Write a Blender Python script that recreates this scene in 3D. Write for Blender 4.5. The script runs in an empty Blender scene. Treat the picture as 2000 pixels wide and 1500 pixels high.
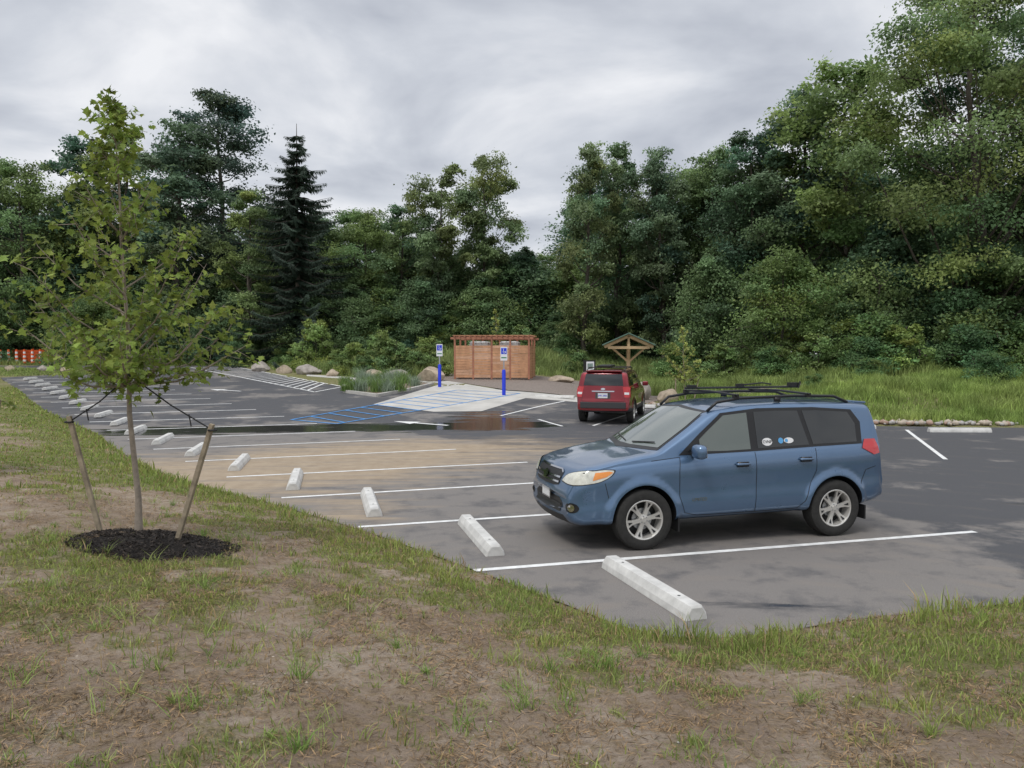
import bpy, math, random, bmesh
import numpy as np
from mathutils import Vector, Matrix
from mathutils.geometry import delaunay_2d_cdt
from mathutils.bvhtree import BVHTree
rng=np.random.default_rng(7); random.seed(7)
scene=bpy.context.scene
col=scene.collection
# ------------------------------------------------------------------ helpers
def link(o,parent=None):
    col.objects.link(o)
    if parent is not None: o.parent=parent
    return o
def empty(name,loc=(0,0,0),rz=0,s=1):
    e=bpy.data.objects.new(name,None); e.location=loc; e.rotation_euler=(0,0,rz); e.scale=(s,s,s)
    e.empty_display_size=.2
    return link(e)
def mesh_np(name,V,F,mats,tint=None,smooth=False,midx=None):
    V=np.asarray(V,dtype=np.float32); me=bpy.data.meshes.new(name)
    if isinstance(F,np.ndarray): groups=[F]
    else: groups=[f for f in F if len(f)]
    nl=sum(g.size for g in groups); npoly=sum(len(g) for g in groups)
    me.vertices.add(len(V)); me.vertices.foreach_set('co',V.ravel())
    me.loops.add(nl); me.polygons.add(npoly)
    me.loops.foreach_set('vertex_index',np.concatenate([g.ravel() for g in groups]).astype(np.int32))
    st=[];o=0
    for g in groups:
        st.append(o+np.arange(len(g))*g.shape[1]); o+=g.size
    me.polygons.foreach_set('loop_start',np.concatenate(st).astype(np.int32))
    if midx is not None: me.polygons.foreach_set('material_index',np.asarray(midx,dtype=np.int32))
    me.polygons.foreach_set('use_smooth',np.full(npoly,smooth))
    if tint is not None:
        a=me.color_attributes.new('tint','FLOAT_COLOR','POINT')
        t=np.ones((len(V),4),dtype=np.float32); t[:,:3]=tint; a.data.foreach_set('color',t.ravel())
    for m in (mats if isinstance(mats,(list,tuple)) else [mats]): me.materials.append(m)
    me.update(calc_edges=True); me.validate()
    return me
def obj_np(name,V,F,mats,parent=None,**k):
    return link(bpy.data.objects.new(name,mesh_np(name,V,F,mats,**k)),parent)
class MB:
    def __init__(s): s.V=[];s.F=[];s.M=[]
    def add(s,V,F,m=0):
        o=len(s.V); s.V+= [tuple(v) for v in V]; s.F+=[tuple(o+i for i in f) for f in F]; s.M+=[m]*len(F)
    def box(s,c,d,m=0,rz=0,R=None,taper=1):
        hx,hy,hz=d[0]/2,d[1]/2,d[2]/2
        pts=[(-hx,-hy,-hz),(hx,-hy,-hz),(hx,hy,-hz),(-hx,hy,-hz),(-hx*taper,-hy*taper,hz),(hx*taper,-hy*taper,hz),(hx*taper,hy*taper,hz),(-hx*taper,hy*taper,hz)]
        M=R if R is not None else Matrix.Rotation(rz,3,'Z')
        c=Vector(c); s.add([M@Vector(p)+c for p in pts],[(0,3,2,1),(4,5,6,7),(0,1,5,4),(1,2,6,5),(2,3,7,6),(3,0,4,7)],m)
    def tube(s,path,rad,m=0,n=8,cap=True):
        V,F=tube(path,rad,n,cap); s.add(V,F,m)
    def lathe(s,prof,m=0,n=32,c=(0,0,0),axis='y',close=False):
        V=[];F=[];k=len(prof)
        for i in range(n):
            a=2*math.pi*i/n
            for r,h in prof:
                if axis=='y': V.append((c[0]+r*math.cos(a),c[1]+h,c[2]+r*math.sin(a)))
                else: V.append((c[0]+r*math.cos(a),c[1]+r*math.sin(a),c[2]+h))
        for i in range(n):
            j=(i+1)%n
            for q in range(k-1): F.append((i*k+q,i*k+q+1,j*k+q+1,j*k+q))
        s.add(V,F,m)
    def obj(s,name,mats,parent=None,smooth=False,angle=None,bevel=0):
        me=bpy.data.meshes.new(name); me.from_pydata(s.V,[],s.F)
        for m in (mats if isinstance(mats,(list,tuple)) else [mats]): me.materials.append(m)
        me.polygons.foreach_set('material_index',s.M); me.update()
        if smooth or angle:
            me.polygons.foreach_set('use_smooth',[True]*len(s.F))
            if angle: me.set_sharp_from_angle(angle=math.radians(angle))
        o=link(bpy.data.objects.new(name,me),parent)
        if bevel:
            b=o.modifiers.new('bevel','BEVEL'); b.width=bevel; b.segments=2; b.limit_method='ANGLE'
        return o
def tube(path,rad,n=8,cap=True):
    P=[Vector(p) for p in path]; V=[];F=[]
    if not hasattr(rad,'__len__'): rad=[rad]*len(P)
    prev=None
    for i,p in enumerate(P):
        d=(P[min(i+1,len(P)-1)]-P[max(i-1,0)]).normalized()
        if prev is None:
            a=Vector((0,0,1)) if abs(d.z)<.9 else Vector((1,0,0)); u=d.cross(a).normalized()
        else: u=(prev-d*prev.dot(d)).normalized()
        prev=u; v=d.cross(u)
        for k in range(n):
            t=2*math.pi*k/n; V.append(p+(u*math.cos(t)+v*math.sin(t))*rad[i])
    for i in range(len(P)-1):
        for k in range(n):
            l=(k+1)%n; F.append((i*n+k,i*n+l,(i+1)*n+l,(i+1)*n+k))
    if cap: F.append(tuple(range(n))[::-1]); F.append(tuple((len(P)-1)*n+k for k in range(n)))
    return V,F
_ng={}
def vnoise(x,y,s,seed=0):
    if seed not in _ng: _ng[seed]=np.random.default_rng(seed+100).random((256,256))
    g=_ng[seed]; u=np.asarray(x)/s+1000; v=np.asarray(y)/s+1000
    i=np.floor(u).astype(int); j=np.floor(v).astype(int); fu=u-i; fv=v-j
    fu=fu*fu*(3-2*fu); fv=fv*fv*(3-2*fv)
    a=g[i%256,j%256];b=g[(i+1)%256,j%256];c=g[i%256,(j+1)%256];d=g[(i+1)%256,(j+1)%256]
    return (a*(1-fu)+b*fu)*(1-fv)+(c*(1-fu)+d*fu)*fv
def fbm(x,y,s,seed=0,o=4):
    r=0;a=.5;t=0
    for k in range(o): r=r+a*vnoise(x,y,s/2**k,seed+k); t+=a; a*=.55
    return r/t
def sstep(a,b,x):
    t=np.clip((np.asarray(x,dtype=float)-a)/(b-a),0,1); return t*t*(3-2*t)
def inpoly(x,y,P):
    x=np.asarray(x,dtype=float);y=np.asarray(y,dtype=float);r=np.zeros(x.shape,bool);n=len(P)
    for i in range(n):
        x1,y1=P[i];x2,y2=P[(i+1)%n]
        if y1==y2: continue
        c=((y1>y)!=(y2>y))&(x<(x2-x1)*(y-y1)/(y2-y1)+x1); r^=c
    return r
def dline(x,y,P):
    x=np.asarray(x,dtype=float);y=np.asarray(y,dtype=float);d=np.full(x.shape,1e9)
    for (x1,y1),(x2,y2) in zip(P[:-1],P[1:]):
        L=(x2-x1)**2+(y2-y1)**2; t=np.clip(((x-x1)*(x2-x1)+(y-y1)*(y2-y1))/L,0,1)
        d=np.minimum(d,np.hypot(x-x1-t*(x2-x1),y-y1-t*(y2-y1)))
    return d
def crom(P,n=5):
    P=[np.array(p,float) for p in P]; Q=[P[0]]+P+[P[-1]]; o=[]
    for i in range(1,len(Q)-2):
        for k in range(n):
            t=k/n; a,b,c,d=Q[i-1],Q[i],Q[i+1],Q[i+2]
            o.append(tuple(.5*((2*b)+(-a+c)*t+(2*a-5*b+4*c-d)*t*t+(-a+3*b-3*c+d)*t**3)))
    o.append(tuple(P[-1])); return o
# ------------------------------------------------------------------ materials
def nmat(name):
    m=bpy.data.materials.new(name); m.use_nodes=True; return m,m.node_tree.nodes,m.node_tree.links,m.node_tree.nodes['Principled BSDF']
def mat(name,c,rough=.6,metal=0,spec=.5,var=None,bump=None,coat=0,c2=None):
    m,N,L,b=nmat(name)
    b.inputs['Base Color'].default_value=(*c,1); b.inputs['Roughness'].default_value=rough
    b.inputs['Metallic'].default_value=metal; b.inputs['Specular IOR Level'].default_value=spec
    b.inputs['Coat Weight'].default_value=coat; b.inputs['Coat Roughness'].default_value=.04
    tc=N.new('ShaderNodeTexCoord')
    if var:
        n=N.new('ShaderNodeTexNoise'); n.inputs['Scale'].default_value=var[0]; n.inputs['Detail'].default_value=6; n.inputs['Roughness'].default_value=.65
        L.new(tc.outputs['Object'],n.inputs['Vector'])
        r=N.new('ShaderNodeValToRGB'); r.color_ramp.elements[0].position=.3; r.color_ramp.elements[1].position=.7
        a=c2 if c2 else tuple(v*(1-var[1]) for v in c); r.color_ramp.elements[0].color=(*a,1)
        r.color_ramp.elements[1].color=(*[min(1,v*(1+var[1]*.5)) for v in c],1)
        L.new(n.outputs['Fac'],r.inputs['Fac']); L.new(r.outputs['Color'],b.inputs['Base Color'])
    if bump:
        n=N.new('ShaderNodeTexNoise'); n.inputs['Scale'].default_value=bump[0]; n.inputs['Detail'].default_value=5
        L.new(tc.outputs['Object'],n.inputs['Vector'])
        bp=N.new('ShaderNodeBump'); bp.inputs['Strength'].default_value=bump[1]; bp.inputs['Distance'].default_value=bump[2] if len(bump)>2 else .01
        L.new(n.outputs['Fac'],bp.inputs['Height']); L.new(bp.outputs['Normal'],b.inputs['Normal'])
    return m
def leafmat(name,trans=.3,rough=.55,spec=.25,vary=False):
    m,N,L,b=nmat(name)
    a=N.new('ShaderNodeAttribute'); a.attribute_name='tint'; src=a.outputs['Color']
    if vary:
        oi=N.new('ShaderNodeObjectInfo'); r=N.new('ShaderNodeValToRGB'); e=r.color_ramp.elements
        e[0].position=0; e[0].color=(.78,.84,.92,1); e[1].position=1; e[1].color=(1.38,1.26,1.05,1); x=e.new(.5); x.color=(1.02,1.0,.98,1)
        L.new(oi.outputs['Random'],r.inputs['Fac']); mm=N.new('ShaderNodeMix'); mm.data_type='RGBA'; mm.blend_type='MULTIPLY'; mm.inputs[0].default_value=1
        L.new(src,mm.inputs[6]); L.new(r.outputs[0],mm.inputs[7]); src=mm.outputs[2]
    L.new(src,b.inputs['Base Color']); b.inputs['Roughness'].default_value=rough; b.inputs['Specular IOR Level'].default_value=spec
    t=N.new('ShaderNodeBsdfTranslucent'); L.new(src,t.inputs['Color'])
    mx=N.new('ShaderNodeMixShader'); mx.inputs[0].default_value=trans
    L.new(b.outputs[0],mx.inputs[1]); L.new(t.outputs[0],mx.inputs[2]); L.new(mx.outputs[0],N['Material Output'].inputs['Surface'])
    return m
M_leaf=leafmat('leaf_surface',.42,vary=True,spec=.35); M_leaf2=leafmat('maple_leaf_surface',.42); M_blade=leafmat('grass_blade',.3,.6)
M_bark=mat('bark',(.095,.08,.065),.9,var=(3,.5),bump=(12,.6,.03))
M_barkY=mat('young_bark',(.30,.25,.20),.85,var=(14,.35),bump=(40,.4,.004))
M_conc=mat('concrete',(.60,.59,.56),.85,var=(5,.25),bump=(60,.3,.004))
M_pad=mat('concrete_slab',(.52,.50,.46),.85,var=(.8,.25),bump=(40,.2,.004))
M_rock=mat('rock',(.44,.36,.27),.9,var=(2.2,.5),bump=(6,.8,.05))
M_rock2=mat('rock_grey',(.38,.34,.30),.9,var=(2.2,.45),bump=(6,.8,.05))
M_stake=mat('weathered_wood',(.33,.27,.19),.85,var=(9,.45),bump=(30,.4,.004))
M_cedar=mat('cedar_wood',(.58,.31,.17),.7,var=(2.5,.35),bump=(20,.2,.004))
M_cedar2=mat('cedar_trim',(.42,.18,.11),.7,var=(3,.35))
M_black=mat('black_plastic',(.012,.012,.013),.45)
M_strap=mat('strap',(.01,.01,.01),.6)
M_gal=mat('galvanized_steel',(.45,.46,.47),.4,metal=.8)
M_blue=mat('blue_paint',(.02,.05,.62),.4)
M_white=mat('white_panel',(.75,.76,.78),.5)
# ------------------------------------------------------------------ site heights
near=crom([(-44,62),(-36,54),(-30.6,46),(-24.6,38.2),(-18.3,29.8),(-12.6,23),(-10.2,19.6),(-7.6,16),(-5.6,13.8),(-3.75,12.1),(-2.0,10.3),(-.62,8.68),(.46,7.33),(1.05,6.6),(1.55,6.4),(2.2,6.5),(3.0,6.82),(3.8,7.04),(4.94,7.33),(7,7.8),(14,9.2),(45,14)],5)
lawn_poly=near+[(80,14),(80,-60),(-120,-60),(-120,62)]
far=[(45,24),(16.3,24.6),(11.2,25.2),(8.6,28),(6.6,31.2),(5.9,33.5),(3.2,34.6),(.5,37),(-3,40),(-4.4,39.8),(-6.5,36),(-7.8,36.2),(-8.6,39.3),(-13.6,46.5),(-20,57),(-24,60),(-120,60),(-120,56),(-28,55.5),(-24.4,52),(-24,48.6),(-29,48.4),(-30.2,46.6)]
near_lot=[p for p in near if p[1]<46.2]
lot_poly=near_lot+far
rise_line=[(200,22),(45,25),(16,25.4),(11.5,26.2),(9.2,29),(8.6,36),(8,46),(5,50),(-4,50.5),(-13,50.5),(-17.5,58),(-24,61),(-200,61)]
rise_poly=rise_line+[(-200,400),(200,400)]
def lotz(x,y):
    x=np.asarray(x,float);y=np.asarray(y,float)
    r=.5*((y-23)+np.sqrt((y-23)**2+6)); r2=r-.5*((r-36)+np.sqrt((r-36)**2+9))
    return .041*r2*(1-.85*sstep(0,9,x))
def rise(x,y):
    d=dline(x,y,rise_line)*inpoly(x,y,rise_poly)
    return 1.75*(1-np.exp(-d/11.0))*sstep(0,5,d)
def terr(x,y,micro=True):
    x=np.asarray(x,float);y=np.asarray(y,float)
    z=lotz(x,y); lawn=inpoly(x,y,lawn_poly); lot=inpoly(x,y,lot_poly)
    d=dline(x,y,near)
    k=.9*(1-np.exp(-(d/4.2)**1.15))
    k=k*(1-.45*sstep(12,30,y))
    zz=z+np.where(lawn,.03+k,0.03+rise(x,y))
    if micro:
        m=(fbm(x,y,.7,3)-.5)*.11+(fbm(x,y,.16,9)-.5)*.05
        zz=zz+m*np.where(lawn,sstep(.1,1.2,d),0.6)*sstep(60,20,np.hypot(x,y))
    return np.where(lot,z-.07,zz)
def greenness(x,y):
    d=dline(x,y,near)
    n=fbm(x,y,1.4,21); n2=fbm(x,y,.30,31)
    g=.20+.72*np.exp(-(d/1.9)**2)+1.7*(n-.5)+1.8*(n2-.5)
    g=g+.46*np.exp(-((np.hypot(x+3.7,y-7.0))/1.9)**2)
    g=g-.12*sstep(4.3,2.5,y)+.38*sstep(11,16,y)
    g=g-.55*np.exp(-(((x+5.4)/1.2)**2+((y-9.8)/1.7)**2))
    return np.clip(g,0,1)
# ------------------------------------------------------------------ ground sheet
def axis(lo,hi,s,far_,gr=1.09):
    a=list(np.arange(lo,hi,s)); st=s;v=a[-1]
    while v<far_: st*=gr; v+=st; a.append(v)
    st=s;v=a[0];b=[]
    while v>-far_: st*=gr; v-=st; b.append(v)
    return np.array(b[::-1]+a)
gx=axis(-8,7,.08,420,1.045); gy=axis(1,11,.08,420,1.04)
GX,GY=np.meshgrid(gx,gy); X=GX.ravel();Y=GY.ravel(); Z=terr(X,Y)
nx,ny=len(gx),len(gy)
ii=np.arange((nx-1)*(ny-1)); r=ii//(nx-1); c=ii%(nx-1); a=r*nx+c
F=np.stack([a,a+1,a+nx+1,a+nx],1)
lawnm=inpoly(X,Y,lawn_poly)
g=np.where(lawnm,greenness(X,Y),.85+.3*(fbm(X,Y,3,5)-.5))
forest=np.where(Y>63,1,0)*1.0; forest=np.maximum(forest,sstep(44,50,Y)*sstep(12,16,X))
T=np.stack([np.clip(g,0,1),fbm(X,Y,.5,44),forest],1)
m,N,L,b=nmat('soil_and_grass')
at=N.new('ShaderNodeAttribute'); at.attribute_name='tint'; sp=N.new('ShaderNodeSeparateColor'); L.new(at.outputs['Color'],sp.inputs[0])
tc=N.new('ShaderNodeTexCoord')
def noise(N,L,tc,s,d=6,r=.6):
    n=N.new('ShaderNodeTexNoise'); n.inputs['Scale'].default_value=s; n.inputs['Detail'].default_value=d; n.inputs['Roughness'].default_value=r
    L.new(tc.outputs['Object'],n.inputs['Vector']); return n
def ramp(N,L,src,stops):
    r=N.new('ShaderNodeValToRGB'); e=r.color_ramp.elements
    while len(e)<len(stops): e.new(.5)
    for k,(p,c) in enumerate(stops):
        e[k].position=p; e[k].color=(*c,1) if hasattr(c,'__len__') else (c,c,c,1)
    L.new(src,r.inputs['Fac']); return r
def mixc(N,L,f,a,b):
    x=N.new('ShaderNodeMix'); x.data_type='RGBA'
    for s,v in ((x.inputs[0],f),(x.inputs[6],a),(x.inputs[7],b)):
        if hasattr(v,'links'): L.new(v,s)
        elif hasattr(v,'__len__'): s.default_value=(*v,1)
        else: s.default_value=v
    return x.outputs[2]
def math_(N,L,op,a,b=None,clamp=False):
    x=N.new('ShaderNodeMath'); x.operation=op; x.use_clamp=clamp
    for s,v in ((x.inputs[0],a),(x.inputs[1],b)):
        if v is None: continue
        if hasattr(v,'links'): L.new(v,s)
        else: s.default_value=v
    return x.outputs[0]
n1=noise(N,L,tc,1.3,8,.65); n2=noise(N,L,tc,9,8,.72); n3=noise(N,L,tc,45,6,.7); n5=noise(N,L,tc,22,8,.75)
dirt=ramp(N,L,n1.outputs['Fac'],[(.33,(.24,.18,.135)),(.5,(.35,.275,.21)),(.68,(.46,.38,.305)),]).outputs[0]
straw=ramp(N,L,n3.outputs['Fac'],[(.35,(.13,.09,.055)),(.6,(.32,.24,.135))]).outputs[0]
dirt2=mixc(N,L,ramp(N,L,n2.outputs['Fac'],[(.44,0),(.62,.75)]).outputs[0],dirt,straw)
dirt2=mixc(N,L,ramp(N,L,n5.outputs['Fac'],[(.32,.75),(.45,0)]).outputs[0],dirt2,(.10,.07,.05))
green=ramp(N,L,n3.outputs['Fac'],[(.35,(.10,.105,.04)),(.65,(.23,.24,.08))]).outputs[0]
gm=math_(N,L,'ADD',sp.outputs[0],math_(N,L,'MULTIPLY',math_(N,L,'SUBTRACT',n2.outputs['Fac'],.5),1.4))
gm=ramp(N,L,gm,[(.38,0),(.9,.9)]).outputs[0]
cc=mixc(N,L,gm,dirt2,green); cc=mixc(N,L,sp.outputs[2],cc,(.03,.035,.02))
L.new(cc,b.inputs['Base Color']); b.inputs['Roughness'].default_value=.95; b.inputs['Specular IOR Level'].default_value=.15
bp=N.new('ShaderNodeBump'); bp.inputs['Strength'].default_value=1.0; bp.inputs['Distance'].default_value=.05
L.new(math_(N,L,'ADD',n2.outputs['Fac'],math_(N,L,'MULTIPLY',n5.outputs['Fac'],.6)),bp.inputs['Height']); L.new(bp.outputs[0],b.inputs['Normal'])
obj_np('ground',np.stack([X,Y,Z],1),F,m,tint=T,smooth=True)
# ------------------------------------------------------------------ flat sheets
def sheet(poly,off,step,zf=lotz):
    P=[]
    n=len(poly)
    for i in range(n):
        a=np.array(poly[i],float);b_=np.array(poly[(i+1)%n],float);k=max(1,int(np.linalg.norm(b_-a)/step))
        for q in range(k): P.append(a+(b_-a)*q/k)
    nb=len(P); A=np.array(P); xs=np.arange(A[:,0].min(),A[:,0].max(),step); ys=np.arange(A[:,1].min(),A[:,1].max(),step)
    gx_,gy_=np.meshgrid(xs,ys); gx_=gx_.ravel();gy_=gy_.ravel()
    poly2=[tuple(p) for p in P]
    ok=inpoly(gx_,gy_,poly2)&(dline(gx_,gy_,poly2+[poly2[0]])>step*.4)
    pts=[Vector(p) for p in P]+[Vector((u,v)) for u,v in zip(gx_[ok],gy_[ok])]
    r_=delaunay_2d_cdt(pts,[],[list(range(nb))],1,1e-5)
    V=np.array([(v.x,v.y) for v in r_[0]]); Z=zf(V[:,0],V[:,1])+off
    return np.column_stack([V,Z]),[list(f) for f in r_[2]]
def sheet_obj(name,poly,off,step,mat_,parent=None,tintf=None,zf=lotz):
    V,F=sheet(poly,off,step,zf); F=np.array(F)
    a=V[F[:,1]]-V[F[:,0]];b_=V[F[:,2]]-V[F[:,0]]; fl=(a[:,0]*b_[:,1]-a[:,1]*b_[:,0])<0; F[fl]=F[fl][:,::-1]
    return obj_np(name,V,F,mat_,parent,tint=tintf(V[:,0],V[:,1]) if tintf else None,smooth=True)
clip_lot=[(max(-60,p[0]),p[1]) for p in lot_poly]
m,N,L,b=nmat('asphalt')
at=N.new('ShaderNodeAttribute'); at.attribute_name='tint'; sp=N.new('ShaderNodeSeparateColor'); L.new(at.outputs['Color'],sp.inputs[0])
tc=N.new('ShaderNodeTexCoord')
n1=noise(N,L,tc,.45,9,.66); n2=noise(N,L,tc,3,8,.7); n3=noise(N,L,tc,90,3,.6); n4=noise(N,L,tc,1.6,8,.66)
mp=N.new('ShaderNodeMapping'); mp.inputs['Rotation'].default_value=(0,0,math.radians(-25)); mp.inputs['Scale'].default_value=(.35,2.2,1)
L.new(tc.outputs['Object'],mp.inputs[0]); ns=N.new('ShaderNodeTexNoise'); ns.inputs['Scale'].default_value=1.1; ns.inputs['Detail'].default_value=7; ns.inputs['Roughness'].default_value=.65; L.new(mp.outputs[0],ns.inputs['Vector'])
dark=ramp(N,L,n3.outputs['Fac'],[(.3,(.048,.048,.052)),(.7,(.098,.098,.104))]).outputs[0]
light=ramp(N,L,n3.outputs['Fac'],[(.3,(.145,.132,.122)),(.7,(.235,.217,.20))]).outputs[0]
def msk(chan,nz,amt,lo,hi):
    v=math_(N,L,'ADD',chan,math_(N,L,'MULTIPLY',math_(N,L,'SUBTRACT',nz,.5),amt)); return ramp(N,L,v,[(lo,0),(hi,1)]).outputs[0]
lm=msk(sp.outputs[0],n1.outputs['Fac'],1.5,.38,.50)
lm=math_(N,L,'MULTIPLY',lm,ramp(N,L,n4.outputs['Fac'],[(.34,.35),(.50,1)]).outputs[0])
cc=mixc(N,L,lm,dark,light)
sm=msk(sp.outputs[1],ns.outputs['Fac'],2.0,.40,.92)
mp2=N.new('ShaderNodeMapping'); mp2.inputs['Location'].default_value=(-2.0,-4.0,0); L.new(tc.outputs['Object'],mp2.inputs[0])
wv_=N.new('ShaderNodeTexWave'); wv_.wave_type='RINGS'; wv_.rings_direction='Z'; wv_.inputs['Scale'].default_value=.42; wv_.inputs['Distortion'].default_value=1.6; wv_.inputs['Detail'].default_value=4; wv_.inputs['Detail Scale'].default_value=.6; L.new(mp2.outputs[0],wv_.inputs['Vector'])
arcs=math_(N,L,'MULTIPLY',ramp(N,L,wv_.outputs['Fac'],[(.80,0),(.94,1)]).outputs[0],ramp(N,L,n4.outputs['Fac'],[(.44,0),(.60,.6)]).outputs[0])
arcs=math_(N,L,'MULTIPLY',arcs,ramp(N,L,sp.outputs[1],[(.12,.12),(.7,1)]).outputs[0])
sandc=ramp(N,L,n2.outputs['Fac'],[(.3,(.31,.23,.145)),(.7,(.44,.345,.235))]).outputs[0]
cc=mixc(N,L,math_(N,L,'MAXIMUM',math_(N,L,'MULTIPLY',sm,.8),math_(N,L,'MULTIPLY',arcs,.7)),cc,sandc)
wm=msk(sp.outputs[2],ns.outputs['Fac'],1.5,.42,.58)
cc=mixc(N,L,math_(N,L,'MULTIPLY',wm,.85),cc,(.022,.022,.023))
L.new(cc,b.inputs['Base Color'])
L.new(ramp(N,L,wm,[(0,.75),(1,.10)]).outputs[0],b.inputs['Roughness']); b.inputs['Specular IOR Level'].default_value=.4
bp=N.new('ShaderNodeBump'); bp.inputs['Distance'].default_value=.006
L.new(math_(N,L,'SUBTRACT',.6,math_(N,L,'MULTIPLY',wm,.6)),bp.inputs['Strength'])
L.new(n3.outputs['Fac'],bp.inputs['Height']); L.new(bp.outputs[0],b.inputs['Normal'])
def lotmask(x,y):
    d=dline(x,y,near)
    lt=sstep(8.5,6.5,d)*sstep(6.6,5.2,x+.15*(y-9))*.74+.35*np.exp(-(((x-1)/5)**2+((y-20)/3.5)**2))
    lt=np.maximum(lt,.60*np.exp(-(((x-13.5)/3)**2+((y-15.5)/2.5)**2)))
    lt=np.maximum(lt,.3*sstep(40,25,y))
    lt=np.where(y>24.5,.36,lt)
    sd=1.0*np.exp(-(((x+4.6)/3.7)**2+((y-16)/3.4)**2)**1.3)+.85*np.exp(-(((x+1.2)/4.5)**2+((y-19.5)/2.8)**2))+.45*np.exp(-(((x+2.2)/1.0)**2+((y-11.6)/1.5)**2))
    sd=sd+.28*np.exp(-(((x-5.2)/.6)**2+((y-9.2)/1.1)**2))+.22*sstep(1.2,.2,d)
    yc=23.6+.10*(x+8)
    wt=.80*np.exp(-((y-yc)/1.4)**2)*sstep(-15,-11,x)*sstep(3,0,x)+.66*np.exp(-(((x+.8)/2.0)**2+((y-27.2)/2.0)**2))
    wt=wt+.44*np.exp(-(((x-2.4)/1.6)**2+((y-7.3)/.8)**2))+.30*np.exp(-(((x-9)/2.5)**2+((y-12)/3)**2))
    return np.stack([np.clip(lt,0,1),np.clip(sd,0,1),np.clip(wt,0,1)],1)
sheet_obj('parking_lot',clip_lot,.02,.45,m,tintf=lotmask)
sheet_obj('concrete_ramp',[(-5.6,31),(-3.9,40.6),(-2.6,41.4),(-.3,37.2),(3.3,35.0),(3.1,32.4),(.6,33.6),(-1.13,28.6),(-2.9,28.4)],.030,.5,M_pad)
sheet_obj('concrete_walk',[(-13,48.6),(-12.6,47.2),(-9.2,44.4),(-4.6,42.8),(-3.4,40.7),(-2.2,41.8),(-4.4,44.2),(-8.8,45.8)],.036,.5,M_pad)
M_gravel=mat('gravel',(.26,.215,.185),.95,var=(14,.5),bump=(30,.8,.03))
sheet_obj('gravel_plaza',[(-2.6,41.6),(-.2,37.4),(3.3,35.1),(6.0,34),(7.2,37),(6.5,44),(4,48),(-4.3,49),(-4.3,44.4)],.045,.5,M_gravel)
sheet_obj('gravel_path',[(6.9,38),(14,37.2),(24,36.6),(45,36),(45,37.4),(24,38),(13.5,38.6),(6.7,40)],.03,.6,M_gravel,zf=lambda x,y:terr(x,y,False))
# ------------------------------------------------------------------ painted markings
m_paint=mat('white_paint',(.80,.80,.78),.6,var=(7,.28)); m_bpaint=mat('blue_line_paint',(.08,.30,.66),.6,var=(5,.4))
def strips(name,segs,w,mt,off):
    V=[];F=[]
    for (x1,y1),(x2,y2) in segs:
        L_=math.hypot(x2-x1,y2-y1);k=max(1,int(L_/.4)); nxn,nyn=-(y2-y1)/L_*w/2,(x2-x1)/L_*w/2
        o=len(V)
        for q in range(k+1):
            t=q/k;x=x1+(x2-x1)*t;y=y1+(y2-y1)*t
            V+= [(x-nxn,y-nyn),(x+nxn,y+nyn)]
        for q in range(k): F.append((o+2*q,o+2*q+2,o+2*q+3,o+2*q+1))
    V=np.array(V); return obj_np(name,np.column_stack([V,lotz(V[:,0],V[:,1])+off]),np.array(F),mt)
angs=[15.6,17,19,19,20,20,18,16]+[15]*12
segs=[]
for i in range(18):
    sx,sy=-.42-1.70*i,8.4+2.13*i; Ln=6.9 if i<3 else 6.2; a=math.radians(angs[i])
    segs.append(((sx,sy),(sx+Ln*math.cos(a),sy+Ln*math.sin(a))))
segs+=[((12.3,23.9),(9.8,17.3)),((16,23.6),(13.3,17.0)),((19.8,23.4),(17,16.8)),((5.3,30.6),(2.6,24.6)),((2.6,33.6),(-.4,27.2)),((.9,26.2),(1.6,24.4))]
strips('parking_stall_lines',segs,.10,m_paint,.0245)
hs=[]
p0=np.array([-9.4,36.6]);p1=np.array([-24.3,57.5]);q0=np.array([-8.7,39.6]);q1=np.array([-20.4,57]);
hs+= [(tuple(p0),tuple(p1)),(tuple(q0),tuple(q1)),(tuple(p0),tuple(q0))]
for k in range(1,26):
    t=k/26; A=p0+(p1-p0)*t; B=q0+(q1-q0)*min(1,t+.09); hs.append((tuple(A),tuple(B)))
strips('hatched_zone_lines',hs,.11,m_paint,.0245)
bs=[]
a0=np.array([-7.49,26.]);a1=np.array([-2.67,37.5]);b0=np.array([-5.7,24.9]);b1=np.array([.36,35.7])
bs+=[(tuple(a0),tuple(a1)),(tuple(b0),tuple(b1)),(tuple(a0),tuple(b0)),(tuple(a1),tuple(b1))]
for k in range(1,12):
    t=k/12; bs.append((tuple(a0+(a1-a0)*t),tuple(b0+(b1-b0)*max(0,t-.05))))
strips('access_aisle_lines',bs,.10,m_bpaint,.036)
def arrow(x,y,ang):
    P=[(-1.1,-.08),(.2,-.08),(.2,-.30),(1.1,0),(.2,.30),(.2,.08),(-1.1,.08)]
    c,s=math.cos(ang),math.sin(ang)
    sheet_obj('painted_arrow',[(x+c*u-s*v,y+s*u+c*v) for u,v in P],.0265,.3,m_paint)
arrow(-3.0,25.1,math.radians(150)); arrow(-14,37.5,math.radians(150))
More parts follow.
